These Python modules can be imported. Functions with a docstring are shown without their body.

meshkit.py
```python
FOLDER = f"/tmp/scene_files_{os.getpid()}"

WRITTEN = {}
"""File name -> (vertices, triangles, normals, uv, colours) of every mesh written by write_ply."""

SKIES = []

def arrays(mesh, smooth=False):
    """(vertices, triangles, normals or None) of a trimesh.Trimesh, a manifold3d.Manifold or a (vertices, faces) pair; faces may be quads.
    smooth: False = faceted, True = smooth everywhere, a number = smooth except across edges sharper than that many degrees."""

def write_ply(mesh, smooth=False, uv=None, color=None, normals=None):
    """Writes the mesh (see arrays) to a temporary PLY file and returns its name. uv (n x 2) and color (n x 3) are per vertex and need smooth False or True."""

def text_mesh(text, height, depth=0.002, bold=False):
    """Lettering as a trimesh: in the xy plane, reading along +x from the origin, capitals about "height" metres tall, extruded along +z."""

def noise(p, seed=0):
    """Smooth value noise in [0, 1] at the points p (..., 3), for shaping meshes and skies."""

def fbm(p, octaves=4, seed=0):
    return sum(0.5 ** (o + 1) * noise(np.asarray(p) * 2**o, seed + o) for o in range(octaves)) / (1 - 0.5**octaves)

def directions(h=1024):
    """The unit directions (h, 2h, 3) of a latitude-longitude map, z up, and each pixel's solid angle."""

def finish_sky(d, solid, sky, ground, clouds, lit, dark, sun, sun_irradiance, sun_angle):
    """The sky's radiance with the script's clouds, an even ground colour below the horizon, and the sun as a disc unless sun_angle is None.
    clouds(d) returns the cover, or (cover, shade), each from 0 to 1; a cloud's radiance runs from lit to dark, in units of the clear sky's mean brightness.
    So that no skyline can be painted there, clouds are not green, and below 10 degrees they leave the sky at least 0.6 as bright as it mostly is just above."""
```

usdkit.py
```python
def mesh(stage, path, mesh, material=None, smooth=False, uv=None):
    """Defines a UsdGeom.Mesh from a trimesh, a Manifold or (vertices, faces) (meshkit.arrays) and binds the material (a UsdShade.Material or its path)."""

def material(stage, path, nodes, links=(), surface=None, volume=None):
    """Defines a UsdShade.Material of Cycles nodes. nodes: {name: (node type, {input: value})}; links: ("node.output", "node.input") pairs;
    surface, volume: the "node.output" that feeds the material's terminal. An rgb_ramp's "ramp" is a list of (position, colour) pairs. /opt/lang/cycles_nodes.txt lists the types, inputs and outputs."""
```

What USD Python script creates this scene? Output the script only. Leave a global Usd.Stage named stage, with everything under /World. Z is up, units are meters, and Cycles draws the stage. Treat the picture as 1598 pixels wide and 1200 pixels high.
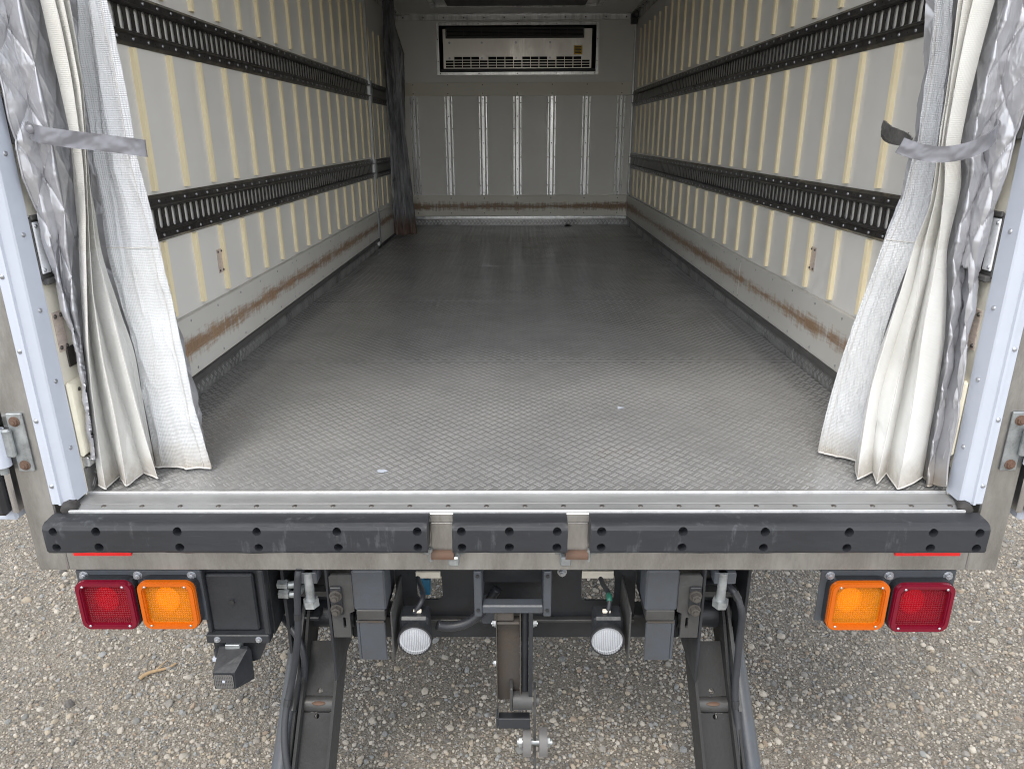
import math
import numpy as np
import trimesh
from shapely.geometry import Polygon, box as sbox
from shapely import affinity
from shapely.ops import unary_union
from scipy.interpolate import PchipInterpolator, CubicSpline
from pxr import Usd, UsdGeom, UsdLux, UsdShade, Gf, Sdf, Vt
import usdkit
import meshkit

stage = Usd.Stage.CreateInMemory()
UsdGeom.SetStageUpAxis(stage, UsdGeom.Tokens.z)
UsdGeom.SetStageMetersPerUnit(stage, 1.0)
UsdGeom.Xform.Define(stage, '/World')
UsdGeom.Scope.Define(stage, '/World/Looks')

# ---------------------------------------------------------------- camera
cam = UsdGeom.Camera.Define(stage, '/World/camera')
cam.AddTransformOp().Set(Gf.Matrix4d(
    0.99996694, 0.00692976, -0.00425308, 0,
    0.00175568, 0.32671364, 0.94512175, 0,
    0.00793901, -0.94509797, 0.32669067, 0,
    0.0067, -1.4283, 1.7881, 1))
cam.CreateHorizontalApertureAttr(36.0)
cam.CreateVerticalApertureAttr(27.0)
cam.CreateFocalLengthAttr(25.37)
cam.CreateClippingRangeAttr(Gf.Vec2f(0.05, 2000))
cam.CreateExposureAttr(1.12)

# ---------------------------------------------------------------- sky and sun
SUN = np.array([-0.14, -0.50, 0.85])
SUN /= np.linalg.norm(SUN)
sky_m = usdkit.material(stage, '/World/Looks/sky_look', {
    'sky': ('sky_texture', {'sky_type': 'single_scattering', 'sun_disc': False,
                            'sun_elevation': math.asin(SUN[2]), 'sun_rotation': math.atan2(SUN[0], SUN[1])}),
    'co': ('texture_coordinate', {}),
    'n': ('noise_texture', {'scale': 2.2, 'detail': 5.0, 'roughness': 0.6}),
    'r': ('rgb_ramp', {'ramp': [(0.3, (0.55, 0.55, 0.55)), (0.65, (0.95, 0.95, 0.95))]}),
    'h': ('hsv', {'saturation': 0.12, 'value': 1.5, 'fac': 1.0}),
    'm': ('mix_color', {'use_clamp': False}),
    'b': ('background_shader', {'strength': 0.14}),
}, [('co.generated', 'n.vector'), ('n.fac', 'r.fac'), ('sky.color', 'h.color'), ('sky.color', 'm.a'), ('h.color', 'm.b'),
    ('r.color', 'm.fac'), ('m.result', 'b.color')], surface='b.background')
dome = UsdLux.DomeLight.Define(stage, '/World/sky')
UsdShade.MaterialBindingAPI.Apply(dome.GetPrim()).Bind(sky_m)
dome.GetPrim().SetCustomDataByKey('kind', 'structure')
dome.GetPrim().SetCustomDataByKey('label', 'bright hazy daylight sky over the yard')
sun = UsdLux.DistantLight.Define(stage, '/World/sun')
sun.CreateIntensityAttr(0.24)
sun.CreateAngleAttr(16.0)
sun.CreateColorAttr(Gf.Vec3f(1.0, 0.95, 0.88))
sun.GetPrim().GetAttribute('inputs:normalize') and None
sun.CreateNormalizeAttr(True)
_z = SUN
_x = np.cross([0, 0, 1], _z); _x /= np.linalg.norm(_x)
_y = np.cross(_z, _x)
sun.AddTransformOp().Set(Gf.Matrix4d(*_x, 0, *_y, 0, *_z, 0, 0, 0, 0, 1))

# ---------------------------------------------------------------- helpers
rng = np.random.default_rng(7)
_used = {}


def path_for(parent, name):
    parent = parent or '/World'
    k = _used.get((parent, name), 0)
    _used[(parent, name)] = k + 1
    return f'{parent}/{name}' if k == 0 else f'{parent}/{name}_{k:03d}'


def keys(p, **kw):
    prim = stage.GetPrimAtPath(p)
    for k, v in kw.items():
        if v:
            prim.SetCustomDataByKey(k, v)


def obj(name, mesh, mat, parent=None, smooth=False, **kw):
    p = path_for(parent, name)
    usdkit.mesh(stage, p, mesh, '/World/Looks/' + mat, smooth=smooth)
    keys(p, **kw)
    return p


def group(name, parent=None, loc=(0, 0, 0), **kw):
    p = path_for(parent, name)
    x = UsdGeom.Xform.Define(stage, p)
    if any(loc):
        x.AddTranslateOp().Set(Gf.Vec3d(*loc))
    keys(p, **kw)
    return p


def cat(*ms):
    return trimesh.util.concatenate([m for m in ms])


def bx(x0, x1, y0, y1, z0, z1, c=0.0):
    x0, x1 = min(x0, x1), max(x0, x1); y0, y1 = min(y0, y1), max(y0, y1); z0, z1 = min(z0, z1), max(z0, z1)
    if c <= 0:
        m = trimesh.creation.box((x1 - x0, y1 - y0, z1 - z0))
        m.apply_translation(((x0 + x1) / 2, (y0 + y1) / 2, (z0 + z1) / 2))
        return m
    c = min(c, 0.45 * min(x1 - x0, y1 - y0, z1 - z0))
    pts = []
    for sx, X in ((1, x0), (-1, x1)):
        for sy, Y in ((1, y0), (-1, y1)):
            for sz, Z in ((1, z0), (-1, z1)):
                pts += [(X + sx * c, Y + sy * c, Z), (X + sx * c, Y, Z + sz * c), (X, Y + sy * c, Z + sz * c)]
    return trimesh.Trimesh(pts).convex_hull if False else trimesh.convex.convex_hull(np.array(pts))


def cyl(p0, p1, r, n=16, r2=None):
    p0 = np.array(p0, float); p1 = np.array(p1, float)
    return tube([p0, p1], [r, r if r2 is None else r2], n)


def tube(pts, r, n=10, cap=True):
    pts = np.array(pts, float)
    k = len(pts)
    r = np.full(k, r) if np.ndim(r) == 0 else np.array(r, float)
    t = np.gradient(pts, axis=0)
    t /= np.linalg.norm(t, axis=1, keepdims=True)
    a = np.array([0, 0, 1.0]) if abs(t[0, 2]) < 0.9 else np.array([1.0, 0, 0])
    u = a - t[0] * (a @ t[0]); u /= np.linalg.norm(u)
    ang = np.linspace(0, 2 * np.pi, n, endpoint=False)
    V = []
    for i in range(k):
        u = u - t[i] * (u @ t[i]); u /= np.linalg.norm(u)
        w = np.cross(t[i], u)
        V.append(pts[i] + r[i] * (np.cos(ang)[:, None] * u + np.sin(ang)[:, None] * w))
    V = np.concatenate(V)
    F = []
    for i in range(k - 1):
        for j in range(n):
            a0, b0 = i * n + j, i * n + (j + 1) % n
            F += [(a0, b0, b0 + n), (a0, b0 + n, a0 + n)]
    if cap:
        V = np.vstack([V, pts[0], pts[-1]])
        c0, c1 = len(V) - 2, len(V) - 1
        for j in range(n):
            F += [(c0, (j + 1) % n, j), (c1, (k - 1) * n + j, (k - 1) * n + (j + 1) % n)]
    return trimesh.Trimesh(V, np.array(F), process=False)


def spline(pts, n=40):
    pts = np.array(pts, float)
    d = np.r_[0, np.cumsum(np.linalg.norm(np.diff(pts, axis=0), axis=1))]
    return CubicSpline(d, pts)(np.linspace(0, d[-1], n))


def ext(poly, h, axes, at):
    """extrude a shapely polygon by h; axes: 'xz' = polygon in x,z extruded towards -y from y=at, 'yz' = polygon in y,z extruded +x from x=at, 'xy' up from z=at"""
    gs = getattr(poly, 'geoms', [poly])
    m = cat(*[trimesh.creation.extrude_polygon(g, h, engine='earcut') for g in gs])
    v = m.vertices.copy()
    if axes == 'xz':
        m.vertices = np.c_[v[:, 0], at - v[:, 2], v[:, 1]]
    elif axes == 'yz':
        m.vertices = np.c_[at + v[:, 2], v[:, 0], v[:, 1]]
    else:
        m.vertices = np.c_[v[:, 0], v[:, 1], at + v[:, 2]]
    m.fix_normals()
    return m


def rrect(x0, x1, y0, y1, r, q=4):
    return sbox(x0 + r, y0 + r, x1 - r, y1 - r).buffer(r, quad_segs=q)


def rep(m, P, S=None):
    """copies of m at the points P, joined"""
    P = np.asarray(P, float)
    n = len(m.vertices)
    V = (m.vertices[None] * (1 if S is None else np.asarray(S)[:, None, None]) + P[:, None]).reshape(-1, 3)
    F = (m.faces[None] + (np.arange(len(P)) * n)[:, None, None]).reshape(-1, 3)
    return trimesh.Trimesh(V, F, process=False)


def dome_head(r, h, axis, n=8):
    """a low domed rivet head facing along axis (unit vector)"""
    prof = [(r, 0.0), (r * 0.85, h * 0.6), (r * 0.45, h * 0.95)]
    ang = np.linspace(0, 2 * np.pi, n, endpoint=False)
    a = np.array(axis, float)
    u = np.cross(a, [0.3, 0.5, 0.81]); u /= np.linalg.norm(u)
    w = np.cross(a, u)
    V = [rr * (math.cos(t) * u + math.sin(t) * w) + hh * a for rr, hh in prof for t in ang] + [h * a]
    F = []
    for i in range(2):
        for j in range(n):
            p, q = i * n + j, i * n + (j + 1) % n
            F += [(p, q, q + n), (p, q + n, p + n)]
    for j in range(n):
        F.append((2 * n + j, 2 * n + (j + 1) % n, 3 * n))
    return trimesh.Trimesh(np.array(V), np.array(F), process=False)


def hexbolt(c, axis, r, h):
    a = np.array(axis, float); c = np.array(c, float)
    w = cyl(c, c + a * h * 0.25, r * 1.35, 16)
    return cat(w, cyl(c + a * h * 0.25, c + a * h, r, 6), cyl(c + a * h, c + a * h * 1.35, r * 0.5, 10))


# ---------------------------------------------------------------- materials
def mat(name, color, rough=0.5, metal=0.0, var=0.12, scale=6.0, stretch=(1, 1, 1), bump=0.0, bscale=60.0, dark=None, spec=0.5, coat=0.0, rvar=0.1, detail=6.0):
    c = np.array(color, float)
    d = c * (1 - var) if dark is None else np.array(dark)
    nodes = {
        'g': ('geometry', {}),
        'mp': ('mapping', {'scale': stretch}),
        'n': ('noise_texture', {'scale': scale, 'detail': detail, 'roughness': 0.65}),
        'r': ('rgb_ramp', {'ramp': [(0.3, tuple(d)), (0.7, tuple(np.minimum(c * (1 + var * 0.5), 0.95)))]}),
        'rr': ('map_range', {'from_min': 0.3, 'from_max': 0.7, 'to_min': max(rough - rvar, 0.03), 'to_max': min(rough + rvar, 1), 'clamp': True}),
        'p': ('principled_bsdf', {'metallic': metal, 'specular_ior_level': spec, 'coat_weight': coat}),
    }
    links = [('g.position', 'mp.vector'), ('mp.vector', 'n.vector'), ('n.fac', 'r.fac'), ('n.fac', 'rr.value'), ('r.color', 'p.base_color'), ('rr.result', 'p.roughness')]
    if bump > 0:
        nodes['bn'] = ('noise_texture', {'scale': bscale, 'detail': 4.0})
        nodes['b'] = ('bump', {'strength': 1.0, 'distance': bump})
        links += [('mp.vector', 'bn.vector'), ('bn.fac', 'b.height'), ('b.normal', 'p.normal')]
    return usdkit.material(stage, '/World/Looks/' + name, nodes, links, surface='p.BSDF')


mat('wall_panel', (0.67, 0.65, 0.612), 0.42, var=0.06, scale=2.0, bump=0.0004, bscale=25)
mat('ceiling_panel_look', (0.76, 0.75, 0.72), 0.45, var=0.06, scale=2.0)
mat('cream_plastic', (0.89, 0.77, 0.515), 0.42, var=0.05, scale=4.0)
mat('cream_jamb', (0.68, 0.64, 0.54), 0.4, var=0.08, scale=5.0, bump=0.0005, bscale=40)
mat('cream_block', (0.80, 0.75, 0.60), 0.45, var=0.14, scale=9.0, bump=0.001, bscale=60)
mat('rail_steel', (0.020, 0.0182, 0.0165), 0.33, var=0.3, scale=9.0, spec=0.6)
mat('rail_steel_grey', (0.06, 0.058, 0.055), 0.4, var=0.3, scale=9.0, spec=0.6)
mat('zinc', (0.42, 0.43, 0.45), 0.35, metal=0.85, var=0.25, scale=30.0)
mat('screw_dark', (0.12, 0.11, 0.10), 0.45, metal=0.8, var=0.25, scale=30.0)
mat('aluminium', (0.62, 0.62, 0.61), 0.34, metal=0.95, var=0.14, scale=12.0, stretch=(1, 1, 0.15))
mat('aluminium_sill', (0.29, 0.29, 0.285), 0.45, metal=0.45, var=0.22, scale=14.0, stretch=(0.25, 1, 1), bump=0.0006, bscale=50)
mat('bulkhead_panel', (0.80, 0.775, 0.725), 0.42, var=0.05, scale=2.0)
mat('bright_edge', (0.52, 0.52, 0.515), 0.35, metal=0.5, var=0.15, scale=30.0)
mat('stainless', (0.42, 0.408, 0.39), 0.30, metal=0.95, var=0.20, scale=7.0, stretch=(1, 1, 0.35), rvar=0.12, bump=0.0005, bscale=9)
mat('stainless_plate', (0.66, 0.63, 0.58), 0.38, metal=0.9, var=0.1, scale=9.0, stretch=(1, 1, 0.2))
mat('bright_steel', (0.74, 0.75, 0.77), 0.3, metal=0.3, var=0.1, scale=30.0)
mat('chrome', (0.80, 0.80, 0.82), 0.12, metal=1.0, var=0.05, scale=9.0, rvar=0.04)
mat('pvc_white', (0.41, 0.435, 0.49), 0.38, var=0.05, scale=5.0)
mat('sealant', (0.035, 0.032, 0.03), 0.7, var=0.5, scale=40.0, bump=0.003, bscale=60)
mat('rubber', (0.034, 0.036, 0.041), 0.55, var=0.3, scale=10.0)
mat('gasket', (0.012, 0.012, 0.013), 0.5, var=0.2, scale=10.0)
mat('black_paint', (0.014, 0.015, 0.017), 0.45, var=0.35, scale=14.0, bump=0.0006, bscale=90)
mat('grey_paint', (0.041, 0.047, 0.056), 0.42, var=0.3, scale=14.0, dark=(0.042, 0.043, 0.045), bump=0.0006, bscale=90)
mat('worn_steel', (0.046, 0.046, 0.0445), 0.5, metal=0.25, var=0.5, scale=18.0, dark=(0.04, 0.038, 0.036), bump=0.0008, bscale=90)
mat('arm_steel', (0.020, 0.0195, 0.0185), 0.6, metal=0.0, spec=0.25, var=0.4, scale=26.0, dark=(0.018, 0.0175, 0.0175), bump=0.0008, bscale=120)
mat('rusty_steel', (0.036, 0.035, 0.034), 0.55, metal=0.1, var=0.5, scale=16.0, dark=(0.055, 0.040, 0.028), bump=0.001, bscale=90)
mat('rust', (0.085, 0.056, 0.040), 0.8, var=0.4, scale=40.0, dark=(0.10, 0.05, 0.03))
mat('galvanised', (0.32, 0.335, 0.335), 0.4, metal=0.75, var=0.35, scale=35.0)
mat('hose', (0.018, 0.019, 0.022), 0.45, var=0.2, scale=20.0)
mat('red_tape', (0.75, 0.02, 0.02), 0.4, var=0.1, scale=20.0)
mat('lamp_inside', (0.85, 0.85, 0.85), 0.3, metal=0.6, var=0.02, scale=5.0)
mat('hub_grey', (0.11, 0.105, 0.10), 0.55, var=0.2, scale=20.0)
mat('seam_weld', (0.38, 0.38, 0.37), 0.4, metal=0.5, var=0.2, scale=30.0)
mat('label_plate', (0.55, 0.46, 0.40), 0.45, metal=0.2, var=0.25, scale=50.0, stretch=(1, 1, 4))
mat('blue_plastic', (0.03, 0.12, 0.20), 0.4, var=0.2, scale=30.0)
mat('green_tape', (0.02, 0.12, 0.08), 0.5, var=0.2, scale=30.0)
mat('masking_tape', (0.60, 0.55, 0.46), 0.6, var=0.1, scale=30.0)
mat('sticker_yellow', (0.72, 0.46, 0.03), 0.45, var=0.05, scale=30.0)
mat('ink', (0.03, 0.025, 0.02), 0.5, var=0.1, scale=30.0)
mat('grille_dark', (0.05, 0.048, 0.046), 0.45, var=0.2, scale=20.0)
mat('void_black', (0.012, 0.012, 0.012), 0.7, var=0.2, scale=20.0)
mat('stitch', (0.55, 0.53, 0.50), 0.6, var=0.1, scale=50.0)
mat('dry_leaf', (0.32, 0.22, 0.12), 0.7, var=0.3, scale=60.0)


def lens_mat(name, col, dif, solid=0.35):
    usdkit.material(stage, '/World/Looks/' + name, {
        't': ('transparent_bsdf', {'color': col}), 'd': ('principled_bsdf', {'base_color': dif, 'roughness': 0.12, 'specular_ior_level': 0.6}),
        'tl': ('translucent_bsdf', {'color': col}), 'm1': ('mix_closure', {'fac': 0.25}), 'm2': ('mix_closure', {'fac': solid})},
        [('t.BSDF', 'm1.closure1'), ('tl.BSDF', 'm1.closure2'), ('m1.closure', 'm2.closure1'), ('d.BSDF', 'm2.closure2')], surface='m2.closure')


lens_mat('red_lens', (0.70, 0.006, 0.022), (0.15, 0.0025, 0.010))
mat('red_rim', (0.11, 0.003, 0.012), 0.15, var=0.1, rvar=0.03)
mat('amber_rim', (0.42, 0.085, 0.004), 0.15, var=0.1, rvar=0.03)
lens_mat('amber_lens', (1.0, 0.45, 0.014), (0.58, 0.19, 0.004))
lens_mat('clear_lens', (0.97, 0.97, 0.97), (0.62, 0.63, 0.65), 0.16)
mat('lamp_back', (0.30, 0.30, 0.30), 0.4, metal=0.3, var=0.1)

# treadplate: worn aluminium, duller in the middle of the sheet and towards the front of the box
usdkit.material(stage, '/World/Looks/treadplate', {
    'g': ('geometry', {}), 'n': ('noise_texture', {'scale': 1.6, 'detail': 8.0, 'roughness': 0.65}),
    'n2': ('noise_texture', {'scale': 45.0, 'detail': 4.0, 'roughness': 0.7}),
    'mx': ('mix_float', {'fac': 0.4}),
    'r': ('rgb_ramp', {'ramp': [(0.32, (0.19, 0.188, 0.182)), (0.5, (0.245, 0.242, 0.234)), (0.68, (0.305, 0.301, 0.293))]}),
    'rr': ('map_range', {'from_min': 0.3, 'from_max': 0.7, 'to_min': 0.17, 'to_max': 0.32, 'clamp': True}),
    'n3': ('noise_texture', {'scale': 3.1, 'detail': 7.0, 'roughness': 0.7}), 'st': ('map_range', {'from_min': 0.58, 'from_max': 0.74, 'to_max': 0.5, 'clamp': True}), 'm1': ('mix_color', {'b': (0.13, 0.10, 0.072)}),
    'mp': ('mapping', {'scale': (150.0, 2.2, 1.0), 'rotation': (0.0, 0.0, 0.12)}), 'n4': ('noise_texture', {'scale': 1.0, 'detail': 3.0}), 'sc': ('map_range', {'from_min': 0.70, 'from_max': 0.76, 'to_max': 0.35, 'clamp': True}), 'm2': ('mix_color', {'b': (0.52, 0.515, 0.50)}),
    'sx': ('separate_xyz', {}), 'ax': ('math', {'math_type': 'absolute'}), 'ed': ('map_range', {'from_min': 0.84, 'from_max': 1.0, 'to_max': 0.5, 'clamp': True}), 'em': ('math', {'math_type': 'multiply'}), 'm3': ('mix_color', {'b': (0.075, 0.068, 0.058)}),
    'p': ('principled_bsdf', {'metallic': 0.42})},
    [('g.position', 'n.vector'), ('g.position', 'n2.vector'), ('n.fac', 'mx.a'), ('n2.fac', 'mx.b'), ('mx.result', 'r.fac'), ('n.fac', 'rr.value'),
     ('g.position', 'n3.vector'), ('n3.fac', 'st.value'), ('r.color', 'm1.a'), ('st.result', 'm1.fac'), ('g.position', 'mp.vector'), ('mp.vector', 'n4.vector'), ('n4.fac', 'sc.value'), ('sc.result', 'm2.fac'), ('m1.result', 'm2.a'),
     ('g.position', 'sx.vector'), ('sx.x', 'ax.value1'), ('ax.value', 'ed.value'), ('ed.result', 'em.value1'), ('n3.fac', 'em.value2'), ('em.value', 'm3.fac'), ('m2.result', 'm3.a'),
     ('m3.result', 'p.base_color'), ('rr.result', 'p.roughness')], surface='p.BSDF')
mat('tread_bar_look', (0.35, 0.346, 0.337), 0.36, metal=0.45, var=0.25, scale=3.0)
mat('kick_look', (0.30, 0.295, 0.285), 0.34, metal=0.8, var=0.3, scale=6.0)

# skirting board: grey paint scuffed to brown along the height where pallets rub
for look, lo, hi in (('skirting_look', (0.50, 0.482, 0.44), (0.575, 0.56, 0.52)), ('plank_look', (0.70, 0.66, 0.56), (0.78, 0.745, 0.65))):
    usdkit.material(stage, '/World/Looks/' + look, {
        'g': ('geometry', {}), 's': ('separate_xyz', {}),
        'mp': ('mapping', {'scale': (9.0, 9.0, 70.0)}), 'n': ('noise_texture', {'scale': 1.0, 'detail': 7.0, 'roughness': 0.7}),
        'mp2': ('mapping', {'scale': (1.3, 1.3, 1.3)}), 'nb': ('noise_texture', {'scale': 1.0, 'detail': 3.0}),
        'mp3': ('mapping', {'scale': (60.0, 60.0, 6.0)}), 'nv': ('noise_texture', {'scale': 1.0, 'detail': 5.0, 'roughness': 0.7}),
        'sub': ('math', {'math_type': 'subtract', 'value2': 1.178}), 'ab': ('math', {'math_type': 'absolute'}),
        'band': ('map_range', {'from_min': 0.0, 'from_max': 0.065, 'to_min': 0.42, 'to_max': 0.0, 'clamp': True}),
        'a1': ('math', {'math_type': 'multiply_add', 'value2': 0.55}), 'a2': ('math', {'math_type': 'multiply_add', 'value2': 0.40}), 'a3': ('math', {'math_type': 'multiply_add', 'value2': 0.55}),
        'th': ('map_range', {'from_min': 0.93, 'from_max': 1.13, 'to_min': 0.0, 'to_max': 0.92, 'clamp': True}),
        'c1': ('rgb_ramp', {'ramp': [(0.3, lo), (0.7, hi)]}),
        'c2': ('rgb_ramp', {'ramp': [(0.35, (0.13, 0.065, 0.030)), (0.65, (0.30, 0.18, 0.09))]}),
        'm': ('mix_color', {}), 'p': ('principled_bsdf', {'roughness': 0.5})},
        [('g.position', 's.vector'), ('g.position', 'mp.vector'), ('mp.vector', 'n.vector'), ('g.position', 'mp2.vector'), ('mp2.vector', 'nb.vector'),
         ('g.position', 'mp3.vector'), ('mp3.vector', 'nv.vector'), ('s.z', 'sub.value1'), ('sub.value', 'ab.value1'), ('ab.value', 'band.value'),
         ('n.fac', 'a1.value1'), ('band.result', 'a1.value3'), ('nb.fac', 'a2.value1'), ('a1.value', 'a2.value3'), ('nv.fac', 'a3.value1'), ('a2.value', 'a3.value3'),
         ('a3.value', 'th.value'), ('nb.fac', 'c1.fac'), ('nv.fac', 'c2.fac'), ('c1.color', 'm.a'), ('c2.color', 'm.b'), ('th.result', 'm.fac'), ('m.result', 'p.base_color')], surface='p.BSDF')

# cloths
def cloth(name, lo, hi, zsplit, translucent, rough=0.45, sheen=0.0, metal=0.0, weave=0.0):
    nodes = {'g': ('geometry', {}), 's': ('separate_xyz', {}), 'n': ('noise_texture', {'scale': 5.0, 'detail': 6.0, 'roughness': 0.6}),
             'gz': ('map_range', {'from_min': 1.02, 'from_max': 1.12, 'to_min': 1.0, 'to_max': 0.0, 'clamp': True}), 'gn': ('noise_texture', {'scale': 24.0, 'detail': 6.0, 'roughness': 0.7}),
             'gm': ('math', {'math_type': 'multiply'}), 'gt': ('map_range', {'from_min': 0.12, 'from_max': 0.6, 'to_max': 0.75, 'clamp': True}), 'gmix': ('mix_color', {'b': (0.30, 0.25, 0.18)}),
             'th': ('map_range', {'from_min': zsplit - 0.002, 'from_max': zsplit + 0.002, 'clamp': True}),
             'm': ('mix_color', {'a': lo, 'b': hi}), 'dk': ('rgb_ramp', {'ramp': [(0.3, (0.86, 0.85, 0.83)), (0.7, (1, 1, 1))]}),
             'mm': ('mix_color', {'blend_type': 'multiply', 'fac': 1.0}),
             'p': ('principled_bsdf', {'roughness': rough, 'metallic': metal}), 't': ('translucent_bsdf', {}), 'x': ('mix_closure', {'fac': translucent}),
             'w1': ('wave_texture', {'wave_type': 'bands', 'bands_direction': 'z', 'scale': 88.0, 'distortion': 1.2, 'detail': 2.0}),
             'w2': ('wave_texture', {'wave_type': 'bands', 'bands_direction': 'x', 'scale': 88.0, 'distortion': 1.2, 'detail': 2.0}),
             'wa': ('math', {'math_type': 'add'}), 'b': ('bump', {'strength': 0.6, 'distance': weave})}
    links = [('g.position', 's.vector'), ('s.z', 'th.value'), ('th.result', 'm.fac'), ('g.position', 'n.vector'), ('n.fac', 'dk.fac'), ('m.result', 'mm.a'), ('dk.color', 'mm.b'),
             ('s.z', 'gz.value'), ('g.position', 'gn.vector'), ('gz.result', 'gm.value1'), ('gn.fac', 'gm.value2'), ('gm.value', 'gt.value'), ('gt.result', 'gmix.fac'), ('mm.result', 'gmix.a'),
             ('gmix.result', 'p.base_color'), ('gmix.result', 't.color'), ('p.BSDF', 'x.closure1'), ('t.BSDF', 'x.closure2'),
             ('g.position', 'w1.vector'), ('g.position', 'w2.vector'), ('w1.fac', 'wa.value1'), ('w2.fac', 'wa.value2'), ('wa.value', 'b.height')]
    if weave > 0:
        links += [('b.normal', 'p.normal')]
    usdkit.material(stage, '/World/Looks/' + name, nodes, links, surface='x.closure')


cloth('white_cloth', (0.77, 0.765, 0.74), (0.70, 0.69, 0.65), 1.558, 0.2, 0.4, weave=0.0004)
cloth('panel_cloth', (0.66, 0.67, 0.68), (0.61, 0.62, 0.64), 1.558, 0.1, 0.3, weave=0.0010)
cloth('silver_cloth', (0.41, 0.41, 0.43), (0.41, 0.41, 0.43), 1.0, 0.0, 0.36, metal=0.6)
cloth('tie_cloth', (0.17, 0.17, 0.185), (0.17, 0.17, 0.185), 1.0, 0.0, 0.42, metal=0.4)
usdkit.material(stage, '/World/Looks/dark_cloth', {
    'g': ('geometry', {}), 's': ('separate_xyz', {}), 'mp': ('mapping', {'scale': (22, 22, 5)}), 'n': ('noise_texture', {'scale': 1.0, 'detail': 5.0}),
    'z': ('map_range', {'from_min': 1.02, 'from_max': 1.33, 'to_min': 0.55, 'to_max': -0.25, 'clamp': True}),
    'ad': ('math', {'math_type': 'add'}), 'th': ('map_range', {'from_min': 0.55, 'from_max': 0.85, 'to_max': 0.8, 'clamp': True}),
    'r': ('rgb_ramp', {'ramp': [(0.35, (0.12, 0.12, 0.125)), (0.65, (0.28, 0.28, 0.29))]}), 'm': ('mix_color', {'b': (0.11, 0.055, 0.028)}),
    'p': ('principled_bsdf', {'roughness': 0.42, 'metallic': 0.35})},
    [('g.position', 's.vector'), ('g.position', 'mp.vector'), ('mp.vector', 'n.vector'), ('s.z', 'z.value'), ('n.fac', 'ad.value1'), ('z.result', 'ad.value2'), ('ad.value', 'th.value'),
     ('n.fac', 'r.fac'), ('r.color', 'm.a'), ('th.result', 'm.fac'), ('m.result', 'p.base_color')], surface='p.BSDF')

# rubber with dusty scuffs
usdkit.material(stage, '/World/Looks/buffer_rubber', {
    'g': ('geometry', {}), 'mp': ('mapping', {'scale': (60, 60, 9)}), 'n': ('noise_texture', {'scale': 1.0, 'detail': 6.0, 'roughness': 0.7}),
    'n2': ('noise_texture', {'scale': 7.0, 'detail': 5.0, 'roughness': 0.7}), 'n3': ('noise_texture', {'scale': 3.0, 'detail': 3.0}),
    'a': ('math', {'math_type': 'multiply'}), 'th': ('map_range', {'from_min': 0.31, 'from_max': 0.46, 'to_max': 0.33, 'clamp': True}),
    'r': ('rgb_ramp', {'ramp': [(0.3, (0.009, 0.0095, 0.011)), (0.7, (0.016, 0.017, 0.020))]}), 'm': ('mix_color', {'b': (0.19, 0.20, 0.215)}),
    'bp': ('bump', {'strength': 0.7, 'distance': 0.0015}), 'p': ('principled_bsdf', {'roughness': 0.52})},
    [('g.position', 'mp.vector'), ('mp.vector', 'n.vector'), ('g.position', 'n2.vector'), ('g.position', 'n3.vector'), ('n.fac', 'a.value1'), ('n2.fac', 'a.value2'), ('a.value', 'th.value'),
     ('n3.fac', 'r.fac'), ('r.color', 'm.a'), ('th.result', 'm.fac'), ('m.result', 'p.base_color'), ('n2.fac', 'bp.height'), ('bp.normal', 'p.normal')], surface='p.BSDF')

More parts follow.
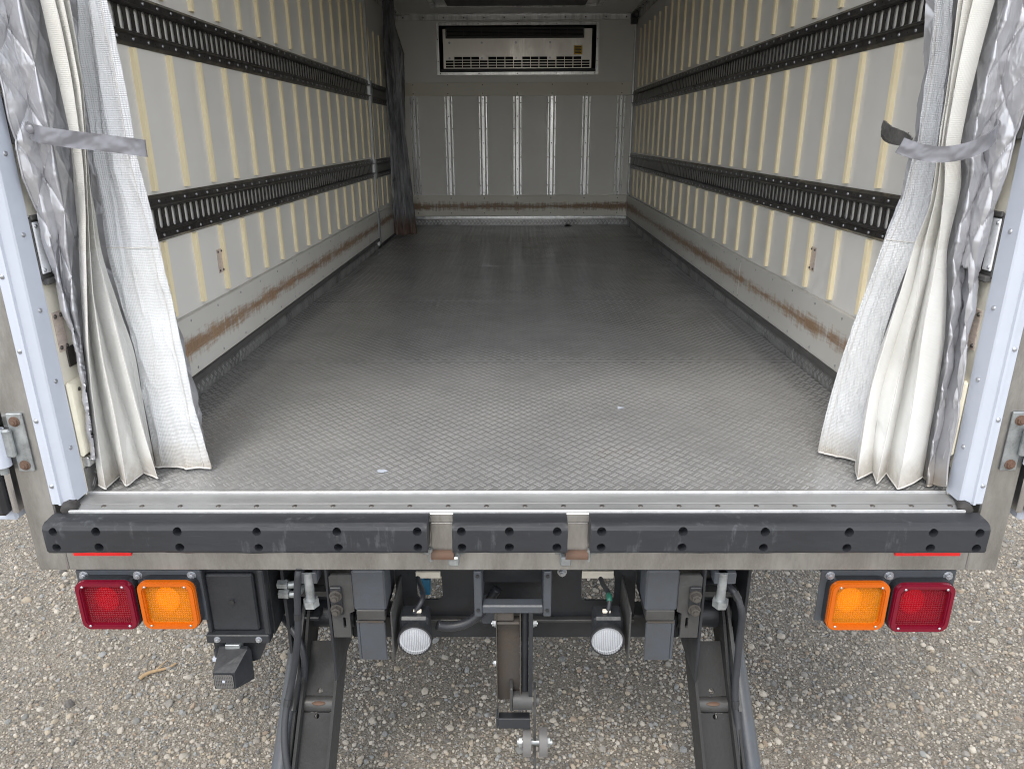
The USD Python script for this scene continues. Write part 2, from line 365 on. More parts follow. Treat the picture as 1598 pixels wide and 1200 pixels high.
# ground
usdkit.material(stage, '/World/Looks/ground_look', {
    'g': ('geometry', {}), 'n': ('noise_texture', {'scale': 0.9, 'detail': 6.0, 'roughness': 0.6}),
    'v': ('voronoi_texture', {'scale': 170.0}), 'hs': ('rgb_ramp', {'ramp': [(0.0, (0.110, 0.100, 0.086)), (0.4, (0.182, 0.166, 0.139)), (0.75, (0.245, 0.226, 0.195)), (1.0, (0.35, 0.328, 0.292))]}),
    'bw': ('rgb_to_bw', {}), 'n2': ('rgb_ramp', {'ramp': [(0.3, (0.78, 0.76, 0.74)), (0.7, (1.05, 1.03, 1.0))]}), 'm': ('mix_color', {'blend_type': 'multiply', 'fac': 1.0}),
    'b': ('bump', {'strength': 1.0, 'distance': 0.004}), 'p': ('principled_bsdf', {'roughness': 0.9, 'specular_ior_level': 0.2})},
    [('g.position', 'n.vector'), ('g.position', 'v.vector'), ('v.color', 'bw.color'), ('bw.val', 'hs.fac'), ('n.fac', 'n2.fac'), ('hs.color', 'm.a'), ('n2.color', 'm.b'), ('m.result', 'p.base_color'),
     ('v.distance', 'b.height'), ('b.normal', 'p.normal')], surface='p.BSDF')
STONES = [(0.38, 0.36, 0.33), (0.30, 0.29, 0.275), (0.46, 0.43, 0.385), (0.22, 0.225, 0.23), (0.42, 0.37, 0.30), (0.56, 0.53, 0.48), (0.30, 0.315, 0.33), (0.36, 0.29, 0.23), (0.48, 0.455, 0.42), (0.16, 0.155, 0.155)]
for i, c in enumerate(STONES):
    c = tuple((0.54 * np.array(c) + 0.06 * np.array(c).mean()) * np.array([1.04, 1.0, 0.93]))
    usdkit.material(stage, f'/World/Looks/stone_look_{i:03d}', {
        'o': ('object_info', {}), 'tc': ('texture_coordinate', {}), 'n': ('noise_texture', {'scale': 3.0, 'detail': 4.0}),
        'a': ('math', {'math_type': 'multiply_add', 'value2': 0.5, 'value3': 0.0}), 'ad': ('math', {'math_type': 'add'}),
        'r': ('rgb_ramp', {'ramp': [(0.2, tuple(np.array(c) * 0.72)), (0.8, tuple(np.array(c) * 1.2))]}), 'p': ('principled_bsdf', {'roughness': 0.85, 'specular_ior_level': 0.25})},
        [('tc.object', 'n.vector'), ('o.random', 'a.value1'), ('n.fac', 'ad.value2'), ('a.value', 'ad.value1'), ('ad.value', 'r.fac'), ('r.color', 'p.base_color')], surface='p.BSDF')

# ================================================================ ground
def sheet(x0, x1, y0, y1, nx, ny, f):
    X, Y = np.meshgrid(np.linspace(x0, x1, nx), np.linspace(y0, y1, ny), indexing='ij')
    V = np.c_[X.ravel(), Y.ravel(), f(X.ravel(), Y.ravel())]
    i = (np.arange(nx - 1)[:, None] * ny + np.arange(ny - 1)[None]).ravel()
    return trimesh.Trimesh(V, np.r_[np.c_[i, i + ny, i + ny + 1], np.c_[i, i + ny + 1, i + 1]], process=False)


def ground_z(x, y):
    p = np.c_[x, y, np.zeros_like(x)]
    near = np.clip(1 - (np.abs(x) - 3.0) / 1.5, 0, 1) * np.clip(1 - (np.abs(y - 1.5) - 3.0) / 1.5, 0, 1)
    return near * (0.030 * (meshkit.fbm(p * 1.6, 4, 3) - 0.5) + 0.010 * (meshkit.fbm(p * 14.0, 3, 5) - 0.5))


gx = np.unique(np.r_[np.linspace(-400, -5, 12), np.linspace(-5, 5, 251), np.linspace(5, 400, 12)])
gy = np.unique(np.r_[np.linspace(-400, -3.5, 12), np.linspace(-3.5, 6.5, 251), np.linspace(6.5, 400, 12)])
GX, GY = np.meshgrid(gx, gy, indexing='ij')
gi = (np.arange(len(gx) - 1)[:, None] * len(gy) + np.arange(len(gy) - 1)[None]).ravel()
ng = len(gy)
obj('gravel_ground', trimesh.Trimesh(np.c_[GX.ravel(), GY.ravel(), ground_z(GX.ravel(), GY.ravel())], np.r_[np.c_[gi, gi + ng, gi + ng + 1], np.c_[gi, gi + ng + 1, gi + 1]], process=False),
    'ground_look', smooth=True, kind='structure', label='sandy gravel yard under and around the truck')

T = group('refrigerated_truck', label='refrigerated delivery truck seen from behind with its cargo box open', category='truck')

# ================================================================ cargo box shell
XO, XI, XJ, YB, ZF, ZC = 1.10, 1.012, 0.99, 5.28, 1.01, 2.74
roof = group('roof', T)
obj('ceiling_panel', bx(-XO, XO, 0.0, YB + 0.1, ZC, ZC + 0.09), 'ceiling_panel_look', roof)
cg = obj('ceiling_grille', cat(bx(-0.66, 0.66, 4.78, 4.82, ZC - 0.02, ZC - 0.001), bx(-0.66, 0.66, 4.20, 4.24, ZC - 0.02, ZC - 0.001), bx(-0.66, -0.62, 4.24, 4.78, ZC - 0.02, ZC - 0.001), bx(0.62, 0.66, 4.24, 4.78, ZC - 0.02, ZC - 0.001)), 'aluminium', roof)
for k in range(12):
    obj('grille_slat', bx(-0.53, 0.53, 4.26 + 0.043 * k, 4.285 + 0.043 * k, ZC - 0.016, ZC - 0.008), 'grille_dark', roof)
for s in (-1, 1):
    obj('corner_trim', cat(bx(s * 0.955, s * XI, 0.46, YB - 0.002, ZC - 0.006, ZC - 0.001), bx(s * 1.006, s * XI, 0.46, YB - 0.002, ZC - 0.05, ZC - 0.0065)), 'aluminium', roof)
    P = [(s * 0.98, y, ZC - 0.006) for y in np.arange(0.6, 5.2, 0.15)]
    obj('trim_bolts', rep(dome_head(0.008, 0.005, (0, 0, -1)), P), 'screw_dark', roof, smooth=40, kind='stuff')
obj('curtain_track', cyl((-1.0, 0.15, 2.685), (1.0, 0.15, 2.685), 0.014), 'aluminium', roof, smooth=40)
obj('door_header', bx(-1.0295, 1.0295, 0.0, 0.09, 2.70, 2.738), 'stainless', roof)

# ================================================================ cargo floor in treadplate
fl = group('cargo_floor', T)
FY = [0.066, 1.082, 2.092, 3.118, 4.15, YB]
for a, b in zip(FY[:-1], FY[1:]):
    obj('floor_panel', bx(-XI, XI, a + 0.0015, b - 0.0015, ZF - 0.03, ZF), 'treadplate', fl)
for y in FY[1:-1]:
    obj('floor_seam', bx(-XI, XI, y - 0.0010, y + 0.0010, ZF - 0.01, ZF + 0.0005), 'seam_weld', fl)


def tread(nu, nv, pitch, seed):
    """bars of double-bar treadplate over a nu x nv grid of cells, in plane coordinates (u, v, height)"""
    r = np.random.default_rng(seed)
    L, w, l2, h = 0.0125, 0.0024, 0.0075, 0.0008
    base = np.array([(-L, 0, 0), (-l2, -w, 0), (l2, -w, 0), (L, 0, 0), (l2, w, 0), (-l2, w, 0), (-l2, 0, h), (l2, 0, h)])
    faces = np.array([(0, 1, 6), (1, 2, 7), (1, 7, 6), (2, 3, 7), (3, 4, 7), (4, 5, 6), (4, 6, 7), (5, 0, 6)])
    I, J, K, B = np.meshgrid(np.arange(nu), np.arange(nv), (0, 1), (-1, 1), indexing='ij')
    I, J, K, B = (a.ravel() for a in (I, J, K, B))
    ang = np.where(K == 0, 0.80, -0.80)
    ca, sa = np.cos(ang), np.sin(ang)
    cu = (I + 0.5 * K) * pitch - B * sa * 0.0036
    cv = (J + 0.5 * K) * pitch + B * ca * 0.0036
    V = np.stack([cu[:, None] + base[None, :, 0] * ca[:, None] - base[None, :, 1] * sa[:, None],
                  cv[:, None] + base[None, :, 0] * sa[:, None] + base[None, :, 1] * ca[:, None],
                  np.broadcast_to(base[None, :, 2], (len(cu), 8)) * (0.8 + 0.4 * r.random(len(cu)))[:, None]], -1)
    return V, faces


def tread_mesh(V, faces):
    n = len(V)
    return trimesh.Trimesh(V.reshape(-1, 3), (faces[None] + (np.arange(n) * 8)[:, None, None]).reshape(-1, 3), process=False)


PT = 0.0335
V, F = tread(60, 155, PT, 3)
V = V + np.array([-1.0, 0.085, ZF])
cy = V[:, :, 1].mean(1)
keep = np.ones(len(V), bool)
for y in FY[1:]:
    keep &= np.abs(cy - y) > 0.012
obj('tread_bar', tread_mesh(V[keep & (cy < YB - 0.02)], F), 'tread_bar_look', fl, kind='stuff')

# sill plate at the rear edge
sl = group('rear_sill', T)
obj('sill_plate', bx(-1.0, 1.0, 0.0140, 0.060, ZF - 0.03, ZF - 0.0026, 0.0004), 'aluminium_sill', sl)
obj('sill_strip', bx(-1.004, 1.004, -0.016, 0.012, ZF - 0.03, ZF - 0.003, 0.0005), 'aluminium_sill', sl)
obj('sill_lip', bx(-1.0, 1.0, -0.0205, -0.0165, ZF - 0.03, ZF - 0.001, 0.001), 'bright_edge', sl)
obj('floor_edge', bx(-1.0, 1.0, 0.0605, 0.0655, ZF - 0.03, ZF + 0.003, 0.001), 'bright_edge', sl)
for k in range(24):
    obj('sill_screw', dome_head(0.0058, 0.0022, (0, 0, 1), 10).apply_translation((-1.006 + 0.0857 * k, 0.003, ZF - 0.003)), 'screw_dark', sl, smooth=40)
for s in (-1, 1):
    pts = np.c_[s * np.linspace(0.985, 1.02, 9), np.linspace(-0.02, 0.075, 9), np.full(9, ZF + 0.002)]
    m = tube(pts, 0.013 + 0.006 * rng.random(9), 8)
    m.vertices[:, 2] = ZF - 0.004 + (m.vertices[:, 2] - ZF + 0.004) * 0.8
    obj('sealant_bead', m, 'sealant', sl, smooth=True)

# ================================================================ side walls
PITCH = 0.2083


def rail(side, y0, y1, z0, z1, x0, look, parent, with_rivets=True):
    """slotted cargo rail along a side wall: flanges, rivet strips and a raised band with upright slots"""
    h = z1 - z0
    out = -side                                # the rail stands off the wall towards the middle of the box
    poly = sbox(y0, z0 + 0.030, y1, z1 - 0.030)
    sp = 0.04166
    n = int((y1 - y0 - 0.03) / sp)
    holes = [rrect(y0 + 0.022 + k * sp, y0 + 0.022 + k * sp + 0.024, z0 + 0.036, z1 - 0.036, 0.008, 2) for k in range(n)]
    poly = Polygon(poly.exterior.coords, [list(hh.exterior.coords)[::-1] for hh in holes])
    xb = x0 + out * 0.006
    band = ext(poly, 0.002, 'yz', min(xb, xb + out * 0.002))
    parts = [band]
    for zz, d in ((z0, 1), (z1, -1)):
        prof = [(0.0, 0.0), (0.0035, 0.0), (0.012, 0.009), (0.012, 0.026), (0.022, 0.0295), (0.022, 0.033), (0.0125, 0.0365), (0.0095, 0.0345), (0.0185, 0.0305), (0.0095, 0.0285), (0.0095, 0.011), (0.0, 0.003)]
        pg = np.array([(x0 + out * a, zz + d * b) for a, b in prof])
        m = trimesh.creation.extrude_polygon(Polygon(pg), y1 - y0, engine='earcut')
        v = m.vertices.copy()
        m.vertices = np.c_[v[:, 0], y0 + v[:, 2], v[:, 1]]
        m.fix_normals()
        parts.append(m)
    r = obj('tie_rail', cat(*parts), look, parent)
    if with_rivets:
        ys = np.arange(y0 + 0.03, y1 - 0.02, 0.0833)
        P = [(x0 + out * 0.012, y, z) for z in (z0 + 0.0175, z1 - 0.0175) for y in ys]
        obj('rail_rivets', rep(dome_head(0.0048, 0.0035, (out, 0, 0), 8), P), 'zinc', parent, smooth=40, kind='stuff')
        P = [(x0 + out * 0.0118, y + 0.0417, z) for z in (z0 + 0.0175, z1 - 0.0175) for y in ys[:-1]]
        obj('rail_holes', rep(dome_head(0.003, 0.0006, (out, 0, 0), 6), P), 'void_black', parent, kind='stuff')
    return r


def batten(side, y, z0, z1, parent):
    out = -side
    xw = side * XI
    prof = [(0, -0.015), (0.011, -0.015), (0.012, -0.013), (0.012, 0.004), (0.011, 0.005), (0.0045, 0.006), (0.0045, 0.016), (0.0035, 0.017), (0, 0.017)]
    pg = Polygon([(xw + out * a, y + b) for a, b in prof])
    m = trimesh.creation.extrude_polygon(pg, z1 - z0, engine='earcut')
    m.apply_translation((0, 0, z0)); m.fix_normals()
    b = obj('batten', m, 'cream_plastic', parent)
    n = max(2, int(round((z1 - z0) / 0.16)))
    zs = np.linspace(z0 + 0.025, z1 - 0.025, n)
    return [(xw + out * 0.0045, y + 0.011, z) for z in zs]


SEG = [(1.276, 1.506), (1.634, 2.012), (2.144, 2.60)]
for side in (-1, 1):
    w = group('side_wall', T, label='left-hand side wall' if side < 0 else 'right-hand side wall')
    obj('wall_panel', bx(side * XI, side * XO, 0.45, YB + 0.1, ZF - 0.1, ZC - 0.001), 'wall_panel', w)
    scr = []
    y_end = 3.83 if side < 0 else 5.22
    k = -1
    while 0.655 + k * PITCH < y_end:
        y = 0.655 + k * PITCH
        for a, b in SEG:
            scr += batten(side, y, a + (0.01 if a > 1.5 else 0.009), b - 0.003, w)
        k += 1
    if side < 0:
        for y in np.arange(3.96, 4.9, PITCH):
            for a, b in ((1.29, 1.49), (1.628, 2.0), (2.135, 2.475)):
                scr += batten(side, y, a, b, w)
    obj('batten_screws', rep(dome_head(0.0035, 0.002, (-side, 0, 0), 6), scr), 'screw_dark', w, kind='stuff')
    ye = 3.845 if side < 0 else YB - 0.03
    rail(side, 0.452, ye, 1.506, 1.634, side * XI, 'rail_steel', w)
    rail(side, 0.452, ye, 2.012, 2.142, side * XI, 'rail_steel', w)
    # skirting boards with joints
    ends = [0.45, 1.775, 3.47, ye if side < 0 else YB - 0.022]
    for a, b in zip(ends[:-1], ends[1:]):
        obj('skirting_board', bx(side * (XI - 0.0005), side * (XI - 0.018), a + 0.0012, b - 0.0012, 1.088, 1.272, 0.002), 'skirting_look', w)
        P = [(side * (XI - 0.018), y, z) for z in (1.105, 1.255) for y in np.arange(a + 0.06, b, 0.21)]
        obj('board_screws', rep(dome_head(0.0045, 0.0015, (-side, 0, 0), 8), P), 'zinc', w, smooth=40, kind='stuff')
        obj('board_seam', bx(side * (XI - 0.001), side * (XI - 0.0165), b - 0.0013, b + 0.0013, 1.089, 1.271), 'seam_weld', w)
    obj('board_trim', bx(side * (XI - 0.0005), side * (XI - 0.024), 0.45, ye, 1.0645, 1.0875, 0.003), 'rail_steel_grey', w)
    kx = XI - 0.010
    for a, b in zip([0.45] + FY[1:-1], FY[1:-1] + [ye if side < 0 else YB - 0.012]):
        if b > a:
            obj('kick_plate', bx(side * (XI - 0.0005), side * kx, a + 0.0015, b - 0.0015, ZF + 0.0005, 1.064), 'kick_look', w)
    V, F = tread(int((ye - 0.47) / PT), 1, PT, 5 + side)
    V2 = np.stack([side * kx - side * V[..., 2], 0.47 + V[..., 0], ZF + 0.015 + V[..., 1]], -1)
    obj('kick_bar', tread_mesh(V2, F if side > 0 else F[:, ::-1]), 'tread_bar_look', w, kind='stuff')
    for y in FY[1:-1]:
        if y < ye:
            obj('kick_seam', bx(side * kx, side * (kx - 0.0012), y - 0.0014, y + 0.0014, ZF + 0.001, 1.062), 'seam_weld', w)
    yt = 1.04
    tg = obj('maker_plate', bx(side * (XI - 0.0002), side * (XI - 0.002), yt - 0.022, yt + 0.022, 1.345, 1.425), 'label_plate', w)
    obj('plate_screws', rep(dome_head(0.0045, 0.003, (-side, 0, 0), 8), [(side * (XI - 0.002), yt + a, b) for a in (-0.014, 0.014) for b in (1.353, 1.417)]), 'screw_dark', w, smooth=40)
    if side < 0:
        # side door let into the left wall
        d = group('side_door', T, label='side door at the front of the left wall with rails of its own')
        obj('door_panel', bx(-XI - 0.001, -XI + 0.003, 3.87, 5.0, 1.036, 2.70), 'wall_panel', d)
        rail(side, 3.885, 4.985, 1.498, 1.626, side * (XI - 0.0035), 'rail_steel_grey', d, True)
        rail(side, 3.885, 4.985, 2.004, 2.134, side * (XI - 0.0035), 'rail_steel_grey', d, True)
        obj('skirting_board', bx(-XI + 0.0035, -XI + 0.018, 3.885, 4.98, 1.036, 1.262, 0.002), 'skirting_look', d)
        obj('door_edge_strip', bx(-XI + 0.0005, -XI + 0.022, 3.846, 3.868, 1.03, 2.70, 0.003), 'aluminium', d)
        obj('edge_cap', cat(bx(-XI + 0.0225, -XI + 0.030, 3.846, 3.880, 1.50, 1.63, 0.002), bx(-XI + 0.0225, -XI + 0.030, 3.846, 3.880, 2.0, 2.14, 0.002), bx(-XI + 0.0225, -XI + 0.028, 3.846, 3.880, 1.04, 1.26, 0.002)), 'galvanised', d)
        obj('door_seal', bx(-XI + 0.0005, -XI + 0.014, 3.87, 5.0, ZF + 0.001, 1.035), 'gasket', d)
        obj('door_hinge_strip', bx(-XI + 0.0035, -XI + 0.02, 4.62, 4.64, 1.04, 2.70), 'aluminium', d)

# ================================================================ front bulkhead with evaporator
bk = group('bulkhead', T, label='front bulkhead wall of the cargo box')
wall = Polygon([(-XO, ZF - 0.1), (XO, ZF - 0.1), (XO, ZC - 0.002), (-XO, ZC - 0.002)], [[(-0.66, 2.29), (-0.66, 2.662), (0.68, 2.662), (0.68, 2.29)]])
obj('wall_panel', ext(wall, 0.06, 'xz', YB + 0.06), 'bulkhead_panel', bk)
obj('upper_plank', bx(-1.0, 0.99, YB - 0.02, YB - 0.0005, 2.106, 2.212, 0.002), 'plank_look', bk)
obj('lower_plank', bx(-1.0, 0.99, YB - 0.02, YB - 0.0005, 1.094, 1.274, 0.002), 'plank_look', bk)
obj('rail_strip', cat(bx(-1.0, 1.0, YB - 0.016, YB - 0.0005, 1.072, 1.092, 0.002), bx(-1.0, 1.0, YB - 0.034, YB - 0.0165, 1.066, 1.074, 0.002)), 'aluminium', bk)
obj('kick_plate', bx(-1.0, 1.0, YB - 0.012, YB - 0.0005, ZF + 0.001, 1.0655), 'kick_look', bk)
V, F = tread(58, 1, PT, 9)
obj('kick_bar', tread_mesh(np.stack([-0.97 + V[..., 0], YB - 0.012 - V[..., 2], ZF + 0.018 + V[..., 1]], -1), F), 'bright_edge', bk, kind='stuff')
scr = []
for k in range(7):
    x = -0.89 + 0.2993 * k
    obj('channel_strip', bx(x - 0.013, x + 0.013, YB - 0.012, YB - 0.0005, 1.2745, 2.1055, 0.002), 'aluminium', bk)
    for q in (-1, 1):
        obj('edge_strip', bx(x + q * 0.024, x + q * 0.035, YB - 0.006, YB - 0.0005, 1.2765, 2.1035, 0.001), 'aluminium', bk)
        scr += [(x + q * 0.030, YB - 0.006, z) for z in (1.36, 1.60, 1.84, 2.05)]
    scr += [(x, YB - 0.012, z) for z in (1.3, 1.5, 1.72, 1.94, 2.08)] + [(x, YB - 0.02, z) for z in (1.12, 1.25, 2.125, 2.195)]
obj('strip_screws', rep(dome_head(0.005, 0.003, (0, -1, 0), 8), scr), 'screw_dark', bk, kind='stuff')
obj('corner_strip', cat(bx(0.991, 1.009, YB - 0.018, YB - 0.0005, 1.10, 2.69, 0.003)), 'aluminium', bk)
obj('top_trim', cat(bx(-1.0, 1.0, YB - 0.008, YB - 0.0005, 2.695, 2.735, 0.001), bx(-1.0, 1.0, YB - 0.05, YB - 0.009, ZC - 0.006, ZC - 0.001)), 'aluminium', bk)
obj('trim_bolts', rep(dome_head(0.007, 0.004, (0, -1, 0), 8), [(x, YB - 0.008, 2.715) for x in np.arange(-0.95, 0.96, 0.17)]), 'screw_dark', bk, kind='stuff')
obj('corner_block', cat(bx(0.955, 1.01, YB - 0.05, YB - 0.0085, 2.655, 2.739, 0.004), bx(0.97, 1.01, YB - 0.11, YB - 0.051, 2.70, 2.739, 0.004)), 'grille_dark', bk)
ring = Polygon(sbox(-0.677, 2.273, 0.697, 2.679).exterior.coords, [list(sbox(-0.655, 2.295, 0.675, 2.657).exterior.coords)])
obj('opening_frame', ext(ring, 0.006, 'xz', YB - 0.0005), 'aluminium', bk)
obj('frame_screws', rep(dome_head(0.005, 0.003, (0, -1, 0), 8), [(x, YB - 0.0065, z) for z in (2.284, 2.668) for x in np.linspace(-0.65, 0.67, 5)] + [(x, YB - 0.0065, z) for x in (-0.666, 0.686) for z in (2.38, 2.55)]), 'screw_dark', bk, kind='stuff')

ev = group('evaporator_unit', T, label='recessed evaporator unit with louvre above and slotted intake below')
obj('recess', cat(bx(-0.70, -0.661, YB + 0.061, YB + 0.30, 2.26, 2.70), bx(0.681, 0.72, YB + 0.061, YB + 0.30, 2.26, 2.70), bx(-0.66, 0.68, YB + 0.061, YB + 0.30, 2.663, 2.70), bx(-0.66, 0.68, YB + 0.061, YB + 0.30, 2.25, 2.289), bx(-0.70, 0.72, YB + 0.301, YB + 0.31, 2.25, 2.70)), 'void_black', ev)
obj('drip_tray', bx(-0.655, 0.675, YB + 0.02, YB + 0.075, 2.2905, 2.325, 0.004), 'gasket', ev)
zv = lambda v: 2.334 + (106 - v) * 0.00502
xu = lambda u: (u - 805.7) * 0.00546
holes = []
for i in range(17):
    u0 = 694.2 + 13.42 * i
    rows = [(93.9, 97.0), (98.1, 101.2), (102.3, 105.4)]
    if i % 4 != 0:
        rows = [(88.4, 92.8)] + rows
    for a, b in rows:
        holes.append(list(sbox(xu(u0), zv(b), xu(u0 + 12.3), zv(a)).exterior.coords)[::-1])
plate = Polygon(sbox(-0.628, 2.327, 0.645, 2.640).exterior.coords, holes)
obj('cover_plate', ext(plate, 0.003, 'xz', YB + 0.08), 'stainless_plate', ev)
obj('louvre_housing', cat(bx(-0.604, 0.577, YB + 0.062, YB + 0.0765, 2.565, 2.585, 0.002), bx(-0.604, 0.577, YB + 0.0655, YB + 0.0765, 2.6405, 2.650, 0.001), bx(-0.604, -0.598, YB + 0.062, YB + 0.0765, 2.5855, 2.640), bx(0.571, 0.577, YB + 0.062, YB + 0.0765, 2.5855, 2.640)), 'grille_dark', ev)
obj('louvre_void', bx(-0.597, 0.570, YB + 0.0745, YB + 0.0765, 2.586, 2.640), 'void_black', ev)
for k in range(5):
    obj('louvre_slat', bx(-0.597, 0.570, YB + 0.064, YB + 0.0735, 2.592 + 0.0105 * k, 2.5945 + 0.0105 * k), 'hub_grey', ev)
obj('louvre_bar', cat(*[bx(x, x + 0.003, YB + 0.061, YB + 0.0635, 2.586, 2.640) for x in (-0.45, -0.3, -0.15, 0.0, 0.14, 0.29, 0.43)]), 'hub_grey', ev)
for u in (700.5, 751.5, 805, 858.5):
    for v in (66.5, 90.5):
        obj('plate_bolt', hexbolt((xu(u), YB + 0.0768, zv(v)), (0, -1, 0), 0.007, 0.006), 'zinc', ev)
st = obj('warning_sticker', bx(xu(896), xu(909.3), YB + 0.0758, YB + 0.0768, zv(85.6), zv(71.3)), 'sticker_yellow', ev)
obj('sticker_print', cat(*[bx(xu(898), xu(907.5 - 1.5 * (k % 2)), YB + 0.0752, YB + 0.0757, zv(74.2 + 2.3 * k), zv(73.0 + 2.3 * k)) for k in range(5)]), 'ink', st)

# ================================================================ rear frame
fr = group('rear_frame', T, label='stainless frame around the rear opening')
for s in (-1, 1):
    obj('corner_post', bx(s * XO, s * 1.0305, 0.0, 0.10, 0.842, ZC + 0.09, 0.003), 'stainless', fr)
    obj('jamb_panel', bx(s * 1.03, s * XJ, 0.056, 0.449, ZF - 0.02, ZC - 0.0015), 'cream_jamb', fr)
    sec = [(1.030, 0.055), (1.030, -0.004), (1.013, -0.0055), (1.011, -0.011), (1.006, -0.011), (1.004, -0.005), (0.987, 0.003), (0.984, 0.006), (0.984, 0.055)]
    m = trimesh.creation.extrude_polygon(Polygon([(s * a, b) for a, b in sec]), 1.68, engine='earcut')
    m.apply_translation((0, 0, 1.016)); m.fix_normals()
    p = obj('sealing_strip', m, 'pvc_white', fr)
    zs = np.arange(1.06, 2.6, 0.155)
    obj('strip_rivet', rep(dome_head(0.0055, 0.003, (0, -1, 0), 8), [(s * 1.0215, -0.0047, z) for z in zs]), 'zinc', fr, smooth=40)
    obj('strip_rivet', rep(dome_head(0.0055, 0.003, (-s, 0, 0), 8), [(s * 0.984, 0.03, z + 0.078) for z in zs]), 'zinc', fr, smooth=40)
    xj = XJ - 0.0003
    lk = obj('latch_keeper', cat(bx(s * xj, s * (XJ - 0.006), 0.057, 0.135, 1.503, 1.634, 0.002), bx(s * (XJ - 0.0065), s * (XJ - 0.018), 0.057, 0.125, 1.4955, 1.508, 0.002), bx(s * (XJ - 0.0065), s * (XJ - 0.012), 0.057, 0.125, 1.628, 1.6385, 0.002)), 'rail_steel_grey', fr)
    obj('keeper_plate', bx(s * (XJ - 0.0065), s * (XJ - 0.0105), 0.060, 0.088, 1.518, 1.624, 0.0015), 'bright_steel', lk)
    obj('keeper_recess', bx(s * (XJ - 0.0063), s * (XJ - 0.0075), 0.094, 0.120, 1.53, 1.605), 'void_black', lk)
    obj('keeper_tongue', bx(s * (XJ - 0.0078), s * (XJ - 0.014), 0.098, 0.108, 1.54, 1.595, 0.002), 'chrome', lk)
    obj('keeper_screws', rep(dome_head(0.0045, 0.003, (-s, 0, 0), 8), [(s * (XJ - 0.0107), 0.066, 1.526), (s * (XJ - 0.0107), 0.066, 1.616), (s * (XJ - 0.0062), 0.1, 1.515), (s * (XJ - 0.0062), 0.1, 1.62)]), 'zinc', lk, smooth=40)
    obj('upper_keeper', bx(s * xj, s * (XJ - 0.014), 0.057, 0.11, 1.775, 1.86, 0.003), 'rail_steel_grey', fr)
    lp = obj('label_plate', bx(s * xj, s * (XJ - 0.0022), 0.072, 0.104, 1.345, 1.432), 'label_plate', fr)
    obj('plate_screws', rep(dome_head(0.005, 0.0035, (-s, 0, 0), 8), [(s * (XJ - 0.0023), a, b) for a in (0.078, 0.098) for b in (1.354, 1.423)]), 'screw_dark', lp, smooth=40)
    obj('small_bracket', cat(bx(s * xj, s * (XJ - 0.004), 0.092, 0.15, 1.305, 1.35, 0.001), bx(s * (XJ - 0.0045), s * (XJ - 0.022), 0.112, 0.15, 1.308, 1.347, 0.003)), 'screw_dark', fr)
    obj('rubbing_block', bx(s * xj, s * (XJ - 0.014), 0.058, 0.30, 1.10, 1.278, 0.007), 'cream_block', fr)
    obj('block_screw', rep(dome_head(0.005, 0.002, (-s, 0, 0), 8), [(s * (XJ - 0.014), 0.09, 1.255), (s * (XJ - 0.014), 0.10, 1.12)]), 'screw_dark', fr, smooth=40)
    obj('jamb_kick', bx(s * xj, s * (XJ - 0.008), 0.0665, 0.449, ZF + 0.001, 1.07), 'kick_look', fr)
    V, F = tread(10, 1, PT, 21)
    obj('kick_bar', tread_mesh(np.stack([s * (XJ - 0.008) - s * V[..., 2], 0.085 + V[..., 0], ZF + 0.018 + V[..., 1]], -1), F if s > 0 else F[:, ::-1]), 'tread_bar_look', fr, kind='stuff')
    obj('kick_rail', bx(s * xj, s * (XJ - 0.016), 0.0665, 0.449, 1.072, 1.097, 0.003), 'aluminium', fr)
obj('lower_beam', bx(-1.0298, 1.0298, 0.0, 0.10, 0.842, 0.979, 0.003), 'stainless', fr)

# rear doors folded back along the flanks
for s in (-1, 1):
    d = group('rear_door', T, label='left rear door folded back along the flank' if s < 0 else 'right rear door folded back along the flank')
    obj('door_panel', bx(s * 1.135, s * 1.205, 0.02, 1.06, 0.96, 2.78, 0.006), 'pvc_white', d)
    obj('door_edge', bx(s * 1.118, s * 1.134, 0.005, 0.05, 0.985, 2.76, 0.005), 'chrome', d)
    obj('door_seal', bx(s * 1.136, s * 1.165, -0.008, 0.019, 0.985, 2.76, 0.008), 'gasket', d)
    for z in (1.165, 2.1):
        h = obj('hinge', cat(bx(s * 1.050, s * 1.084, -0.007, -0.0005, z - 0.068, z + 0.068, 0.002), bx(s * 1.075, s * 1.108, -0.020, -0.0075, z - 0.03, z + 0.035, 0.004)), 'galvanised', d)
        obj('hinge_barrel', cat(cyl((s * 1.108, -0.016, z - 0.05), (s * 1.108, -0.016, z + 0.035), 0.017, 20)), 'pvc_white', d, smooth=40)
        obj('hinge_pin', cat(cyl((s * 1.108, -0.016, z - 0.068), (s * 1.108, -0.016, z + 0.055), 0.009, 14)), 'galvanised', d, smooth=40)
        obj('hinge_bolt', hexbolt((s * 1.067, -0.0072, z + 0.05), (0, -1, 0), 0.0085, 0.006), 'rust', d)
        obj('hinge_bolt', hexbolt((s * 1.067, -0.0072, z - 0.052), (0, -1, 0), 0.0085, 0.006), 'rust', d)

